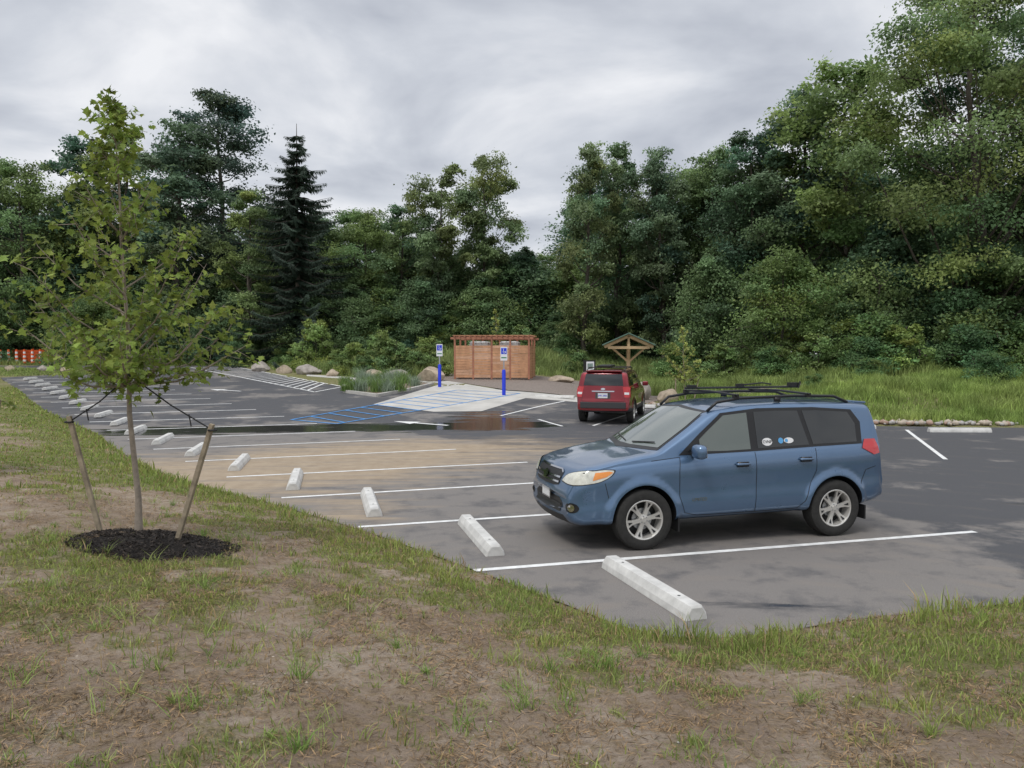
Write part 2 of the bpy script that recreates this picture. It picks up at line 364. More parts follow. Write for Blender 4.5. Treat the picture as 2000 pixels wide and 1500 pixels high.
# ------------------------------------------------------------------ wheel stops
def wheelstop():
    prof=[(-.12,0),(.12,0),(.105,.06),(.06,.13),(-.06,.13),(-.105,.06)]
    mb=MB(); st=[(-.92,.86),(-.90,1),(.90,1),(.92,.86)]; V=[]
    for x,s in st:
        for y,z in prof: V.append((x,y*s,z*s if z>.02 else z))
    F=[]
    for i in range(3):
        for k in range(6): l=(k+1)%6; F.append((i*6+k,i*6+l,(i+1)*6+l,(i+1)*6+k))
    F.append(tuple(range(6))[::-1]); F.append(tuple(18+k for k in range(6)))
    mb.add(V,F); 
    for x in (-.6,.6): mb.lathe([(0,.132),(.016,.132),(.018,.128)],1,10,(x,0,0),'z')
    o=mb.obj('wheel_stop',[M_conc,M_black],bevel=.008); return o
ws=wheelstop(); wme=ws.data
def place_stop(x,y,ang,first=[True]):
    global ws
    if first[0]: o=ws; first[0]=False
    else:
        o=bpy.data.objects.new('wheel_stop',wme); link(o); b=o.modifiers.new('bevel','BEVEL'); b.width=.008; b.segments=2; b.limit_method='ANGLE'
    o.location=(x,y,float(lotz(x,y))+.019); o.rotation_euler=(0,0,ang)
sw=[17.5,14.5,14,13,12,12,13,13]
for i in range(18):
    if i<8: x,y=1.385-1.81*i,7.7+2.19*i
    else: x,y=-11.2-1.67*(i-7),23.05+2.15*(i-7)
    place_stop(x,y,math.radians(90+(sw[i] if i<8 else 15)))
for x,y,a in [(13.6,23.3,-2),(10.6,24.4,-6),(17.3,23.1,-2),(5.0,31.6,-22),(1.9,34.2,-22)]: place_stop(x,y,math.radians(a))
# ------------------------------------------------------------------ foliage tools
def norm(v): return v/np.maximum(1e-9,np.linalg.norm(v,axis=1))[:,None]
def leafq(C,Nn,size,aspect=.6,U=None):
    n=len(C)
    if U is None: U=rng.normal(size=(n,3))
    U=norm(U-Nn*np.sum(U*Nn,1)[:,None]); W=np.cross(Nn,U); s=size[:,None] if hasattr(size,'shape') else size
    V=np.stack([C+U*s,C+W*s*aspect,C-U*s,C-W*s*aspect],1).reshape(-1,3)
    return V,np.arange(n*4).reshape(n,4)
def join_tree(name,Vt,Ft,Vl,Fl,tl):
    Vt=np.array([tuple(v) for v in Vt]); quads=np.array([f for f in Ft if len(f)==4])
    V=np.vstack([Vt,Vl]); t=np.vstack([np.full((len(Vt),3),.05),tl])
    F=[quads,Fl+len(Vt)]
    mi=np.concatenate([np.zeros(len(quads)),np.ones(len(Fl))])
    return mesh_np(name,V,F,[M_bark,M_leaf],tint=t,midx=mi)
def deciduous(name,seed,H,W,base=.12,nl=36,leaf=.135,nleaf=32000,flat=.75,cl=(.105,.165,.06),rl=.16,up=.7,peak=.42,var=.6,tr=.016,nc=18):
    global rng
    g_=sum(cl)/3; cl=tuple((c*.90+g_*.10)*1.5 for c in cl)  # distance haze painted into the foliage colour: blended toward grey, then brightened
    rng=np.random.default_rng(seed); R=rng.random
    Vt=[];Ft=[]
    def addt(p,r,n=5):
        V,F=tube(p,r,n,False); o=len(Vt); Vt.extend(V); Ft.extend([tuple(o+i for i in f) for f in F])
    wig=rng.normal(size=(9,2))*W*.035; wig[0]=0; wig=np.cumsum(wig,0)*.6
    tp=[(wig[i,0],wig[i,1],H*.93*i/8) for i in range(9)]; addt(tp,[tr*H*(1-.1*i) if i<8 else .03 for i in range(9)],7)
    def trunk(z):
        t=min(7.99,max(0,z/(H*.93)*8)); i=int(t);f=t-i; a=np.array(tp[i]);b=np.array(tp[min(8,i+1)]); return a+(b-a)*f
    C=[];NN=[];TT=[];S=[]
    per=nleaf//nl
    for i in range(nl):
        s=(i+.5)/nl; s=min(1,max(0,s+rng.normal()*.03)); t=base+(1-base)*s**.9
        pr=math.sqrt(max(.05,1-((s-peak)/.66)**2)); az=i*2.399+rng.normal()*.4
        Rl=W*rl*(.6+.8*R())*(.55+.45*pr); rr=max(0,W/2*pr*(.35+.75*R())-Rl*.4)
        if s>.93: rr*=.4
        z=H*t-Rl*.5; tc_=trunk(z); c=np.array([tc_[0]+rr*math.cos(az),tc_[1]+rr*math.sin(az),z])
        z0=max(H*.06,z-rr*up*(.6+.6*R())-Rl*.3); a=trunk(z0); mid=(a+c)/2+np.array([rng.normal()*.1,rng.normal()*.1,-.12*rr]); 
        addt([a,mid,c],[tr*H*.36*(1.15-s),tr*H*.24*(1.15-s),.03])
        lt=(1-var/2+var*R()); hue=rng.normal()*.12
        d=norm(rng.normal(size=(nc,3))+np.array([math.cos(az)*.4,math.sin(az)*.4,.3]))
        for q in range(nc):
            k=int(per/nc*(.6+.8*R())); cc_=c+d[q]*Rl*np.array([1.1,1.1,flat])*(.35+.95*R()); rc=Rl*(.17+.16*R())
            if q<5: addt([c-np.array([0,0,.1]),(c+cc_)/2,cc_],[.04,.03,.012],3)
            P=cc_+rng.normal(size=(k,3))*rc*np.array([1.15,1.15,.62]); C.append(P)
            NN.append(norm(d[q]*.5+np.array([0,0,.6])+rng.normal(size=(k,3))*.6))
            ct=lt*(.75+.5*R()); tt=np.array(cl)*ct*np.array([1+hue,1+hue*.3,1-hue*.5]); TT.append(tt*(.75+.5*rng.random((k,1)))); S.append(leaf*(.6+.7*rng.random(k)))
    C=np.vstack(C);NN=np.vstack(NN);TT=np.vstack(TT);S=np.concatenate(S); C[:,2]=np.maximum(C[:,2],.1)
    V,F=leafq(C,NN,S,.62)
    return join_tree(name,Vt,Ft,V,F,np.repeat(TT,4,0))
def spruce(name,seed,H,W,cl=(.055,.088,.064)):
    global rng
    rng=np.random.default_rng(seed); Vt=[];Ft=[]
    def addt(p,r,n=4):
        V,F=tube(p,r,n,False); o=len(Vt); Vt.extend(V); Ft.extend([tuple(o+i for i in f) for f in F])
    addt([(0,0,0),(.05,0,H/2),(0,0,H)],[.28,.16,.02],7)
    C=[];U=[];NN=[];S=[];TT=[]
    nw=30
    for w in range(nw):
        t=.05+.93*w/nw; z0=H*t
        for k in range(6):
            if rng.random()<.18: continue
            az=w*1.1+k*1.047+rng.normal()*.15; L_=W/2*(1-t)**.72*(.55+.6*rng.random())+.2; d=np.array([math.cos(az),math.sin(az),0]); sd=np.array([-math.sin(az),math.cos(az),0])
            f=lambda s: np.array([0,0,z0])+d*L_*s+np.array([0,0,L_*(-.50*s+.42*s*s)])
            addt([f(0),f(.5),f(1)],[.05,.03,.01],3)
            n=int(L_/.08)+3
            s=(np.arange(n)+rng.random(n))/n; P=np.array([f(q) for q in s]); tt=.7+.6*rng.random()
            for side in (-1,1,0,0):
                ln=(.12+.24*(1-s))*(.7+.6*rng.random(n))*min(1,L_/1.5)
                dirv=norm(d*.6+sd*side*1.0+np.array([0,0,-.45 if side else -1.1])+rng.normal(size=(n,3))*.15)
                C.append(P+dirv*ln[:,None]); U.append(dirv); S.append(ln*1.15); NN.append(norm(np.array([0,0,1.])+rng.normal(size=(n,3))*.5+d*.3)); TT.append(np.tile(np.array(cl)*tt,(n,1))*(.75+.5*rng.random((n,1))))
    C=np.vstack(C);U=np.vstack(U);S=np.concatenate(S);NN=np.vstack(NN);TT=np.vstack(TT)
    NN=norm(NN-U*np.sum(U*NN,1)[:,None])
    V,F=leafq(C,NN,S,.20,U)
    return join_tree(name,Vt,Ft,V,F,np.repeat(TT,4,0))
def inst(name,me,x,y,H,h0,parent=None,rz=None,wx=1):
    o=bpy.data.objects.new(name,me); link(o,parent); s=H/h0
    o.location=(x,y,float(terr(np.array([x]),np.array([y]),False)[0])-.1); o.scale=(s*wx,s*wx,s); o.rotation_euler=(0,0,random.random()*6.28 if rz is None else rz); return o
D1=deciduous('broad_a',1,20,10)
D2=deciduous('broad_b',2,20,9,.10,40,cl=(.088,.15,.075))
D3=deciduous('broad_c',3,20,8,.15,36,cl=(.125,.185,.075),rl=.15)
D4=deciduous('tall_d',4,20,7,.12,40,cl=(.12,.175,.09),rl=.16,peak=.5)
D5=deciduous('tall_e',5,18,6.5,.28,26,cl=(.125,.18,.085),rl=.19,peak=.62,nleaf=28000)
P1=deciduous('pine_a',6,25,10,.2,44,cl=(.066,.105,.073),rl=.15,flat=.35,up=.15,leaf=.14,nleaf=34000)
S1=spruce('spruce_a',7,20,14)
B1=deciduous('big_a',8,24,17,.12,64,leaf=.11,nleaf=80000,flat=.5,cl=(.10,.16,.068),rl=.11,up=1.1,tr=.016)
B2=deciduous('big_b',9,24,15,.10,58,leaf=.11,nleaf=70000,flat=.55,cl=(.09,.15,.063),rl=.115,up=1.0,tr=.016)
U1=deciduous('under_a',10,8,7,.0,28,leaf=.10,nleaf=22000,cl=(.112,.178,.063),rl=.17,peak=.3)
U2=deciduous('under_b',11,8,6,.0,26,leaf=.10,nleaf=20000,cl=(.09,.15,.068),rl=.18,peak=.3)
H1=deciduous('shrub_a',12,2.5,3,.0,20,leaf=.06,nleaf=11000,cl=(.12,.195,.06),rl=.2,peak=.3,tr=.01)
H2=deciduous('shrub_b',13,2.5,2.2,.0,16,leaf=.06,nleaf=6500,cl=(.15,.225,.07),rl=.17,peak=.35,tr=.008)
Tl=[('deciduous_tree',D1,-42,66,16.8,20,1),('deciduous_tree',D2,-39,70,19.4,20,1.05),('deciduous_tree',D3,-35.4,70,20,20,1.1),
('deciduous_tree',D4,-28,64,19.8,20,1.15),('pine_tree',P1,-25.6,69,23.6,25,1.0),('deciduous_tree',D3,-21,62,13.6,20,1.0),
('spruce_tree',S1,-16.6,60,18.6,20,1.0),('deciduous_tree',D1,-12.4,65,12.2,20,1.0),('deciduous_tree',D2,-9.4,64,12.2,20,1.0),
('deciduous_tree',D5,-5.6,62,14.2,18,.9),('deciduous_tree',D5,-2.3,63,16.0,18,.85),('deciduous_tree',D2,.6,70,8.8,20,1.2),('deciduous_tree',D1,3.0,71,9.0,20,1.1),
('deciduous_tree',D4,5.5,58,16.4,20,.8),('deciduous_tree',D3,8.4,61,17.2,20,.8),('deciduous_tree',D4,11.4,58,16.4,20,.85),('deciduous_tree',D1,15.6,60,16.8,20,.9),
('deciduous_tree',D2,17.8,56,16.8,20,.95),('deciduous_tree',D4,20.4,54,19.4,20,1.1),('deciduous_tree',D1,22.0,51,20,20,1.1),
('honey_locust_tree',B1,25.6,45,22.4,24,.95),('deciduous_tree',B2,30.5,46,23.5,24,1.0),('deciduous_tree',B1,37,46,23,24,1.0),
('deciduous_tree',D2,-48,68,18,20,1.1),('deciduous_tree',D4,-54,66,17,20,1.2),('deciduous_tree',B2,45,48,22,24,1.0),
('deciduous_tree',U1,16.6,47,7.4,8,1),('deciduous_tree',U2,20.2,44.5,6.6,8,1.1),('deciduous_tree',U1,25.0,42.5,7.4,8,1.05),('deciduous_tree',U2,13.4,52,8.2,8,.9),('deciduous_tree',U1,29.5,43,7.5,8,1.1),('deciduous_tree',U2,23,46,9.5,8,1.0)]
k=0
for nme,me,x,y,H,h0,wx in Tl: inst(nme,me,x,y,H,h0,rz=k*1.7,wx=wx); k+=1
back=empty('distant_tree_line')
xx=-70
while xx<62:
    Hh=14 if xx<-11 else (8.2 if xx<6 else 16)
    for row in (0,1):
        me,h0=random.choice([(D1,20),(D2,20),(D3,20),(D4,20)])
        y=(78+row*9+random.uniform(-2,2)) if xx<12 else (63+row*10+random.uniform(-2,2))
        inst('tree',me,xx+random.uniform(-1,1),y,Hh*random.uniform(.85,1.08),h0,back,wx=1.5 if Hh>9 else 2.0)
    xx+=4.2
under=empty('forest_understory')
xx=-56
while xx<19:
    dy=6 if xx<-28 else 2.5
    me=random.choice([U1,U2]); inst('bush',me,xx,58.5+dy+random.uniform(-1.5,2),random.uniform(3.2,6.5),8,under,wx=1.15)
    me=random.choice([U1,U2]); inst('bush',me,xx+1,64+dy+random.uniform(-1.5,2),random.uniform(7,8.6),8,under,wx=1.2)
    if random.random()<.6: inst('shrub',H1,xx+.8,56.5+dy+random.uniform(-1,1),random.uniform(1.2,2.4),2.5,under)
    xx+=2.7
for x,y,H in [(14.5,43,2.0),(16.5,42,2.6),(18.5,40.5,2.2),(20.5,40,2.8),(23,39,2.6),(26,39.5,2.8),(12.5,46,2.4),(10.5,49,2.6),(29,39,2.6),(24.6,35,1.9),(19.6,42,3.4),(33,39,3.4),(17.4,37.6,1.2),(21.6,34.5,1.5),(14,35.5,.8)]:
    inst('shrub',random.choice([H1,H1,H2]),x,y,H,2.5,wx=1.15)
for x,y,H in [(-13.4,52,3.7),(-9.8,48.2,2.2),(-8.0,47.3,3.0),(-7.2,46.6,2.4),(-10.6,52,2.0),(.6,53.5,3.0),(4.4,52,2.0),(-6,46.4,1.9),(-15,53.5,2.0),(-8.9,46.4,1.5),(-11.4,50,1.7),(-5.2,47.6,2.6)]:
    inst('shrub',H2,x,y,H,2.5,wx=.8 if H>2.8 else 1.1)
# ------------------------------------------------------------------ grass
def blades(x,y,z,h,w,tint,bend=.5):
    n=len(x); a=rng.random(n)*6.283; b_=rng.random(n)*6.283; P=np.stack([x,y,z],1)
    sd=np.stack([np.cos(a),np.sin(a),np.zeros(n)],1)*w[:,None]; ld=np.stack([np.cos(b_),np.sin(b_),np.zeros(n)],1)*(h*bend*rng.random(n))[:,None]
    up=np.zeros((n,3));up[:,2]=h
    V=np.stack([P-sd,P+sd,P+ld*.35+up*.55+sd*.75,P+ld*.35+up*.55-sd*.75,P+ld+up*.95],1).reshape(-1,3)
    o=np.arange(n)*5; q=np.stack([o,o+1,o+2,o+3],1); t=np.stack([o+3,o+2,o+4],1)
    return V,[q,t],np.repeat(tint,5,0)
rng=np.random.default_rng(50)
def polar(n,r0,r1,th=52,p=1.0):
    r=r0+(r1-r0)*rng.random(n)**p; t=np.radians((rng.random(n)*2-1)*th); return r*np.sin(t),r*np.cos(t),r
x,y,rr=polar(560000,1.6,46,52,1.5)
ok=inpoly(x,y,lawn_poly); x,y,rr=x[ok],y[ok],rr[ok]
g=greenness(x,y); ok=rng.random(len(x))<np.clip((g-.20)*1.15,0.05,1)**1.25
mul=np.hypot((x+3.62)/.75,(y-7.72)/.6)<1; ok&=~mul
x,y,rr,g=x[ok],y[ok],rr[ok],g[ok]
d=dline(x,y,near); tuft=fbm(x,y,.35,61)
h=(.02+.04*rng.random(len(x))+.12*sstep(.55,.8,tuft)*rng.random(len(x)))*(1+.8*np.exp(-(d/.6)**2)); w=.0015+.00055*rr*(.5+.8*rng.random(len(x)))
dead=(rng.random(len(x))<(.50-.40*g))[:,None]
yel=fbm(x,y,1.1,71)[:,None]
t=np.where(dead,np.array([[.42,.31,.165]]),np.array([[.20,.30,.075]])*(1-yel)+np.array([[.37,.39,.11]])*yel)*(.55+.8*rng.random((len(x),1)))
V,F,T=blades(x,y,terr(x,y)-.005,h,w,t,.9); obj_np('lawn_grass',V,F,M_blade,tint=T)
nt=900; tx_,ty_,tr_=polar(nt,1.9,12,50,1.0); ok=inpoly(tx_,ty_,lawn_poly); tx_,ty_=tx_[ok],ty_[ok]; k=8+(34*rng.random(len(tx_))**2).astype(int); idx=np.repeat(np.arange(len(tx_)),k)
sprd=(.012+.05*rng.random(len(tx_)))[idx]
x=tx_[idx]+rng.normal(size=len(idx))*sprd;y=ty_[idx]+rng.normal(size=len(idx))*sprd; hs_=(.035+.12*rng.random(len(tx_))**1.5)[idx]; ok=~inpoly(x,y,lot_poly); x,y,hs_,idx=x[ok],y[ok],hs_[ok],idx[ok]
hue=rng.random(len(tx_))[idx][:,None]
t=(np.array([[.20,.33,.075]])*hue+np.array([[.36,.40,.13]])*(1-hue))*(.6+.7*rng.random((len(x),1)))
V,F,T=blades(x,y,terr(x,y)-.005,hs_*(.5+.8*rng.random(len(x))),np.full(len(x),.0028),t,1.8); obj_np('weed_tufts',V,F,M_blade,tint=T)
x,y,rr=polar(330000,1.6,13,52,1.0); ok=inpoly(x,y,lawn_poly)&(rng.random(len(x))<.18+.82*sstep(.42,.62,fbm(x,y,.6,81))); x,y=x[ok],y[ok]
n=len(x); a=rng.random(n)*6.283; ln=.010+.03*rng.random(n); C=np.stack([x,y,terr(x,y)+.004+.016*rng.random(n)],1)
U=np.stack([np.cos(a),np.sin(a),rng.normal(size=n)*.3],1); NN=norm(np.stack([rng.normal(size=n)*.3,rng.normal(size=n)*.3,np.ones(n)],1))
V,F=leafq(C,NN,ln,.08,U); tt=np.array([[.28,.19,.105]])*(.2+1.6*rng.random((n,1)))
obj_np('dead_grass_clippings',V,F,M_blade,tint=np.repeat(tt,4,0))
def meadow(name,poly,n,h0,h1,w,c1,c2,lump=2.0):
    A=np.array(poly); x=A[:,0].min()+np.ptp(A[:,0])*rng.random(n); y=A[:,1].min()+np.ptp(A[:,1])*rng.random(n); ok=inpoly(x,y,poly)&~inpoly(x,y,lot_poly); x,y=x[ok],y[ok]
    k=fbm(x,y,lump,91); h=h0+(h1-h0)*(.4*rng.random(len(x))+.6*sstep(.35,.7,k)); k2=fbm(x,y,lump*1.7,95)[:,None]; k3=sstep(.45,.65,fbm(x,y,lump*.5,99))[:,None]
    t=(np.array([c1])*(1-k2)+np.array([c2])*k2)*(.6+.8*rng.random((len(x),1)))*(.85+.45*k3)
    V,F,T=blades(x,y,terr(x,y,False)-.02,h,np.full(len(x),w)*(.6+.8*rng.random(len(x))),t,.7); obj_np(name,V,F,M_blade,tint=T)
meadow('meadow_grass',[(-26,63),(-16,58),(-13.8,50),(-12.8,49.2),(-9,46.4),(-4.6,45),(-4.6,50),(6.8,49),(8.5,40),(12,45),(14,58),(-28,66)],90000,.2,1.15,.02,(.18,.26,.08),(.36,.41,.16))
meadow('roadside_grass',[(8.8,28.4),(11.4,25.8),(17,25.1),(45,24.8),(45,36),(24,36.5),(13.5,37),(7.2,38),(7,32)],120000,.10,.65,.013,(.18,.28,.065),(.38,.45,.14),1.3)
meadow('field_grass',[(7.2,40),(13.5,38.7),(24,38.2),(45,37.6),(45,46),(14,48),(9,50)],70000,.2,1.0,.017,(.17,.26,.065),(.36,.42,.15),1.5)
meadow('far_lawn_grass',[(-60,46),(-31,47),(-24.6,49),(-25,52.2),(-30,55),(-60,55)],26000,.08,.3,.02,(.20,.29,.08),(.35,.40,.14))
meadow('verge_grass',[(-65,60.5),(-24,60.5),(-19,56),(-14,50),(-13,55),(-22,66),(-65,68)],50000,.1,.6,.02,(.20,.29,.085),(.35,.40,.14))
bedp=[(-7.9,36.3),(-6.0,34.2),(-4.9,37.4),(-4.2,40.5),(-5.4,42.4),(-8.6,43.6),(-8.7,39.8)]
bed=empty('planting_bed')
sheet_obj('soil',bedp,.10,.4,mat('bed_mulch',(.22,.17,.125),.95,var=(12,.5),bump=(20,.8,.03)),bed)
kb=MB()
for i in range(len(bedp)):
    a=np.array(bedp[i]);b_=np.array(bedp[(i+1)%len(bedp)]);Lk=np.linalg.norm(b_-a);c=(a+b_)/2; 
    zz1=float(lotz(*a));zz2=float(lotz(*b_)); ang=math.atan2(b_[1]-a[1],b_[0]-a[0])
    R=Matrix.Rotation(ang,3,'Z')@Matrix.Rotation(-math.atan2(zz2-zz1,Lk),3,'Y')
    kb.box((c[0],c[1],(zz1+zz2)/2+.06),(Lk+.1,.16,.18+.002*i),0,R=R)
kb.obj('kerb',M_pad,bed)
nc_=46; cx_=-9+5*rng.random(nc_);cy_=34+10*rng.random(nc_); ok=inpoly(cx_,cy_,bedp); cx_,cy_=cx_[ok],cy_[ok]; idx=np.repeat(np.arange(len(cx_)),170)
sz_=(.3+.6*rng.random(len(cx_)))[idx]; x=cx_[idx]+rng.normal(size=len(idx))*.22*sz_;y=cy_[idx]+rng.normal(size=len(idx))*.22*sz_; hu=(rng.random(len(cx_))<.5)[idx][:,None]
t=np.where(hu,np.array([[.27,.34,.24]]),np.array([[.18,.28,.08]]))*(.6+.8*rng.random((len(x),1))); V,F,T=blades(x,y,lotz(x,y)+.1,sz_*(.5+.6*rng.random(len(x))),np.full(len(x),.012),t,1.0); obj_np('ornamental_plants',V,F,M_blade,bed,tint=T)
# ------------------------------------------------------------------ rocks
def rock(seed,s=(1,1,1),sub=3):
    bm=bmesh.new(); bmesh.ops.create_icosphere(bm,subdivisions=sub,radius=.5); r=random.Random(seed)
    pl=[(Vector((r.uniform(-1,1),r.uniform(-1,1),r.uniform(-.6,1))).normalized(),r.uniform(.28,.42)) for _ in range(9)]
    for v in bm.verts:
        for n_,d_ in pl:
            k=v.co.dot(n_)-d_
            if k>0: v.co-=n_*k*.9
        v.co+=v.co.normalized()*r.uniform(-.012,.012); v.co.x*=s[0];v.co.y*=s[1];v.co.z*=s[2]
    V=[tuple(v.co) for v in bm.verts];F=[tuple(v.index for v in f.verts) for f in bm.faces]; bm.free(); return V,F
for i,(x,y,sx,sz,mt) in enumerate([(-17,52.0,1.4,.75,1),(-14.8,50.0,1.1,.6,0),(-12.9,48.9,1.7,.7,1),(-11.0,47.2,1.0,.5,0),(-8.2,44.9,1.6,.6,0),(-6.6,44.2,1.9,.65,1),(-4.6,43.4,1.7,.95,0),(2.9,45,1.6,.45,0),(5.9,36.5,1.5,1.0,1),(7.1,35.2,1.1,.8,0),(-34,52,.8,.45,0),(-31.4,51.5,.9,.5,1),(-29.6,51,.8,.4,0),(4.8,40,.8,.6,1)]):
    V,F=rock(i+3,(sx,sx*.7,sz*1.2)); mb=MB(); mb.add(V,F); o=mb.obj('boulder',[M_rock2 if mt else M_rock],angle=28); o.location=(x,y,float(lotz(x,y))+sz*.38); o.rotation_euler=(0,0,(i%3-1)*.3)
mb=MB(); M_c=[mat('cobble_tan',(.48,.41,.33),.85,var=(6,.3)),mat('cobble_grey',(.42,.40,.38),.85,var=(6,.3)),mat('cobble_red',(.38,.26,.20),.85,var=(6,.3))]
rk=[rock(50+i,(1,.75,.65),1) for i in range(6)]
pl=[(6.3,33.2),(7.0,31.4),(9.0,28.3),(11.4,25.6),(16,25.0),(26,24.6)]
for i in range(620):
    q=random.random()**.8*(len(pl)-1); j=int(q);f=q-j; x=pl[j][0]*(1-f)+pl[j+1][0]*f+random.gauss(0,.22); y=pl[j][1]*(1-f)+pl[j+1][1]*f+random.gauss(0,.16)+.15; s=random.uniform(.12,.34)
    V,F=random.choice(rk); R=Matrix.Rotation(random.random()*6,3,'Z'); z=float(lotz(x,y))+.05+s*.2
    mb.add([R@Vector(v)*s+Vector((x,y,z)) for v in V],F,random.choice([0,0,1,1,2]))
mb.obj('cobble_edging',M_c,smooth=True)
mb=MB(); px_=[];
for i in range(420):
    r_=1.8+5*random.random(); t=math.radians(random.uniform(-48,48)); px_.append((r_*math.sin(t),r_*math.cos(t)))
px_=np.array(px_); okp=inpoly(px_[:,0],px_[:,1],lawn_poly); zp=terr(px_[:,0],px_[:,1])
for (x,y),z,o_ in zip(px_,zp,okp):
    if not o_: continue
    s=random.uniform(.008,.026); V,F=random.choice(rk); mb.add([Vector(v)*s+Vector((x,y,z+.003)) for v in V],F,random.choice([0,1,2,2]))
mb.obj('pebbles',M_c,smooth=True)
# ------------------------------------------------------------------ maple sapling
tx,ty=-3.87,7.9; tz=float(terr(np.array([tx]),np.array([ty]),False)[0])
def maple(name,loc,H,Wm,nbr,lsz,cl,nt=7,nlv=10,seed=3,bark=M_barkY,tr=.033,bare=.36):
    global rng
    rng=np.random.default_rng(seed); e=empty(name,loc); Vt=[];Ft=[]
    def addt(p,r,n=6):
        V,F=tube(p,r,n,False); o=len(Vt); Vt.extend(V); Ft.extend([tuple(o+i for i in f) for f in F])
    tpts=[np.array([-.16*(k/10)+.015*math.sin(k*1.7),.02*math.sin(k*1.3),H*.97*k/10]) for k in range(11)]
    addt(tpts,[tr*(1-.085*k)+(.012 if k==0 else 0) for k in range(11)],10)
    def tp(z):
        t=min(9.99,z/(H*.97)*10);i=int(t);f=t-i;return tpts[i]*(1-f)+tpts[i+1]*f
    px=[bare,.42,.50,.60,.68,.76,.85,.93,1.0];py=[.62,.95,1.0,.85,.66,.50,.32,.17,.07]
    C=[];NN=[];TT=[]
    for i in range(nbr):
        s=(i+.5)/nbr; hz=H*(bare+(1-bare)*s**1.12); rad=Wm/2*np.interp(hz/H,px,py)*(.50+.66*rng.random()); az=i*2.399+rng.normal()*.3
        rise_=rad*(.75+.5*rng.random()); z0=max(H*bare*(.98),hz-rise_); a=tp(z0); d=np.array([math.cos(az),math.sin(az),0]); tip=tp(min(hz,H*.95))*np.array([1,1,0])+np.array([0,0,min(hz,H*.98)])+d*rad
        mid=(a+tip)/2+d*rad*.08-np.array([0,0,.06*rad]); addt([a,mid,tip],[.013*(1.2-s*.7),.009*(1.2-s*.7),.003],5)
        nq=nt if hz<H*.72 else max(3,nt-4)
        for q in range(nq):
            t=.22+.80*(q+rng.random()*.8)/nq; b0=a*(1-t)**2+2*mid*t*(1-t)+tip*t*t if t<1 else tip
            td=norm((d*.5+np.array([0,0,.35])+rng.normal(size=3)*.65)[None])[0]; tl=Wm*(.05+.09*rng.random())*(1 if hz<H*.8 else .6); b1=b0+td*tl; addt([b0,(b0+b1)/2,b1],[.004,.003,.002],3)
            ct=.65+.7*rng.random()
            for r_ in range(nlv):
                f=.15+.95*rng.random(); p=b0+(b1-b0)*f+rng.normal(size=3)*Wm*.019; C.append(p); NN.append(d*.35+np.array([0,0,.7])+rng.normal(size=3)*.55); TT.append(np.array(cl)*ct*(.75+.5*rng.random())*np.array([1+.25*rng.random(),1,.9]))
    C=np.array(C);NN=norm(np.array(NN));TT=np.array(TT);n=len(C)
    out=[(0,-.55),(.28,-.42),(.62,-.30),(.42,-.02),(.92,.30),(.45,.30),(.30,.48),(0,1.0),(-.30,.48),(-.45,.30),(-.92,.30),(-.42,-.02),(-.62,-.30),(-.28,-.42)]
    U=rng.normal(size=(n,3))+np.array([0,0,-.6]); U=norm(U-NN*np.sum(U*NN,1)[:,None]); W_=np.cross(NN,U); sz=(lsz*(.6+.6*rng.random(n)))[:,None]
    k=len(out)+1; V=np.zeros((n,k,3)); V[:,0]=C-NN*sz*.08
    for j,(u,v) in enumerate(out): V[:,j+1]=C+W_*u*sz+U*v*sz+NN*sz*(.12*abs(u))*1.0-NN*sz*.1*max(0,v)
    o=np.arange(n)*k; F=np.stack([np.stack([o,o+1+j,o+1+(j+1)%len(out)],1) for j in range(len(out))],1).reshape(-1,3)
    obj_np('leaves',V.reshape(-1,3),F,M_leaf2,e,tint=np.repeat(TT,k,0))
    me=bpy.data.meshes.new('trunk'); me.from_pydata([tuple(v) for v in Vt],[],Ft); me.materials.append(bark); me.polygons.foreach_set('use_smooth',[True]*len(Ft)); link(bpy.data.objects.new('trunk_and_branches',me),e)
    return e
e=maple('maple_sapling',(tx,ty,tz),4.55,2.2,50,.052,(.21,.31,.075),9,9)
mb=MB()
stk=[((-.36,.02,-.1),(-.68,-.02,1.30)),((.44,-.2,-.1),(.88,-.25,1.24))]
for a,b_ in stk:
    a=Vector(a);b_=Vector(b_);dv=b_-a; R=dv.to_track_quat('Z','Y').to_matrix(); mb.box((a+b_)/2,(.05,.045,dv.length),0,R=R,taper=.95)
mb.obj('tree_stakes',M_stake,e,bevel=.004)
mb=MB()
k=Vector((-.05,0,1.72))
for a,b_ in stk:
    b_=Vector(b_)-Vector((0,0,.06)); mb.tube([b_,(b_+k)/2-Vector((0,0,.03)),k+Vector((.0,-.02,0))],.008,0,5)
    mb.tube([b_+Vector((.04*math.cos(t),.04*math.sin(t),0)) for t in np.linspace(0,6.28,9)],.010,0,5)
    mb.tube([(b_*.72+k*.28),(b_*.72+k*.28)+Vector((.02,0,-.12))],.007,0,4)
mb.lathe([(.045,-.02),(.05,0),(.045,.02)],0,12,tuple(k),'z')
mb.obj('guy_straps',M_strap,e)
n1_,n2_=36,14; V=[];
for j in range(n2_):
    for i in range(n1_):
        a=2*math.pi*i/n1_; q=j/(n2_-1); x=-3.62+.74*q*math.cos(a)*(1+.08*math.sin(3*a+1)); y=7.72+.58*q*math.sin(a)*(1+.06*math.sin(2*a)); V.append((x,y,q))
A=np.array(V); z=terr(A[:,0],A[:,1])+.13*(1-A[:,2]**2)+.03*(fbm(A[:,0],A[:,1],.12,77)-.5)-.02*A[:,2]; V=np.column_stack([A[:,:2],z])
F=np.array([(j*n1_+i,j*n1_+(i+1)%n1_,(j+1)*n1_+(i+1)%n1_,(j+1)*n1_+i) for j in range(n2_-1) for i in range(n1_)])
